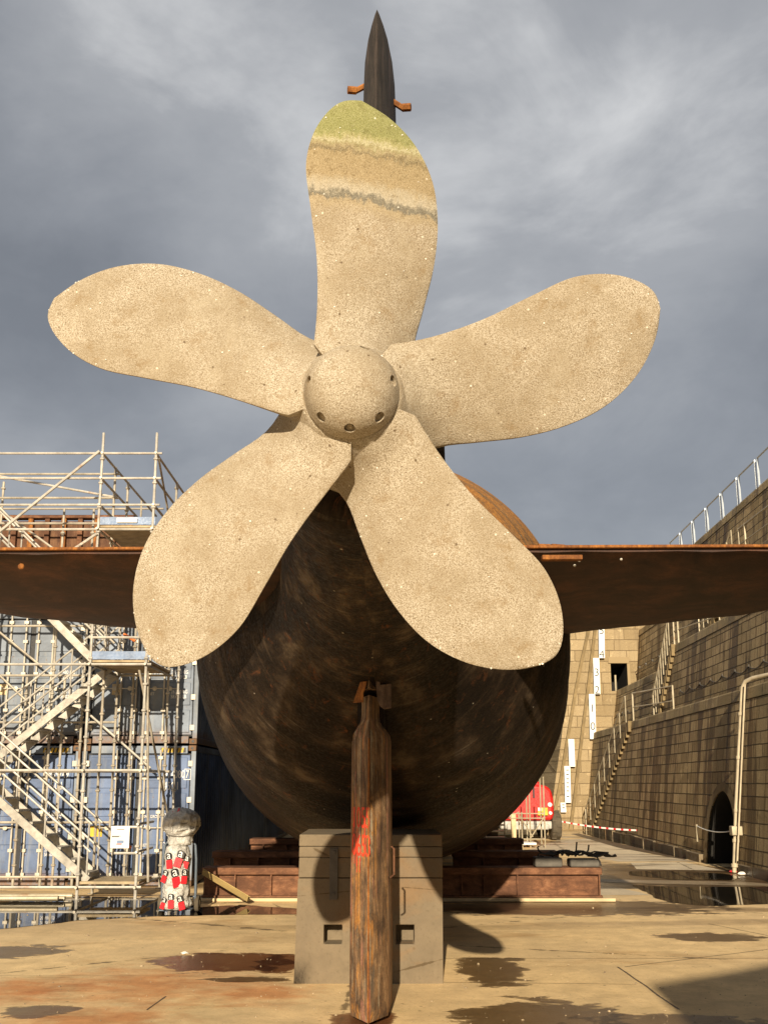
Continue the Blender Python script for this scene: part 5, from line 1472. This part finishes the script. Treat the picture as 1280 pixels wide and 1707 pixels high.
def tape():
    a = at(884, 1357, 38.5); b = wpos(7.6, 34.9, .45)
    root = tag(empty('barrier_tape', a), 'red and white striped barrier tape strung from the telehandler to the dock wall', 'tape')
    v = b - a; n = 46; mw = MB(); mr = MB()
    for i in range(n):
        def pt(t): return v * t + Vector((0, 0, -.12 * 4 * t * (1 - t)))
        p, q = pt(i / n), pt((i + 1) / n); h = Vector((0, 0, .028))
        off = Vector((0, .012, 0))
        (mr if i % 3 == 0 else mw).add([p - h, q - h, q + h, p + h, p - h + off, q - h + off, q + h + off, p + h + off], [(0, 1, 2, 3), (7, 6, 5, 4), (0, 4, 5, 1), (3, 2, 6, 7)])
    mw.build('white_band', M['white'], root); mr.build('red_band', M['red_label'], root)
    MB().tube([v, v + Vector((.0, -.02, -.14)), v + Vector((.03, -.2, -.02))], .02, 5).build('tape_end', M['white'], root)
tape()
# litter by the pipe
for i, (x, y, s_, m, lab) in enumerate(((1222, 1455, .09, 'red_label', 'red scrap of plastic at the foot of the drain pipe'), (1236, 1459, .10, 'litter', 'white crumpled sheet on the floor right of the drain pipe'), (308, 1591, .035, 'litter', 'pale pebble at the edge of the rusty damp patch'))):
    p = gp(x, y); prof = [(.3 * s_, 0), (s_, .15 * s_), (s_ * .9, .4 * s_), (s_ * .5, .65 * s_), (.1 * s_, .72 * s_)]
    tag(lump(prof, 12, i * 3.3, .5, (1.3, 1)).build('litter', M[m], None, True, loc=(p.x, p.y, .008)), lab, 'litter')

# grit and small stones over the dock floor: nobody could count it
def grit():
    rnd = random.Random(11); mb = MB()
    for _ in range(900):
        x = rnd.uniform(-60, 1340); y = 1508 + 230 * rnd.random() ** 1.2
        p = gp(x, y); r = rnd.uniform(.003, .009) * (1 if rnd.random() < .93 else 2.4)
        a = rnd.uniform(0, 6.3); q = [(math.cos(a + k * 1.257) * r * rnd.uniform(.7, 1.3), math.sin(a + k * 1.257) * r * rnd.uniform(.7, 1.3)) for k in range(5)]
        h = r * rnd.uniform(.5, 1.0)
        vs = [(p.x + u, p.y + v, .001) for u, v in q] + [(p.x + u * .55, p.y + v * .55, h) for u, v in q]
        mb.add(vs, [(k, (k + 1) % 5, 5 + (k + 1) % 5, 5 + k) for k in range(5)] + [(5, 6, 7, 8, 9)])
    tag(mb.build('grit', M['pad_stone']), 'scattered grit and small stones on the dock floor', 'grit', kind='stuff')
M['pad_stone'] = m_plain('grit_stone', (.34, .26, .16), .9, 0, .6, 1.3)
grit()
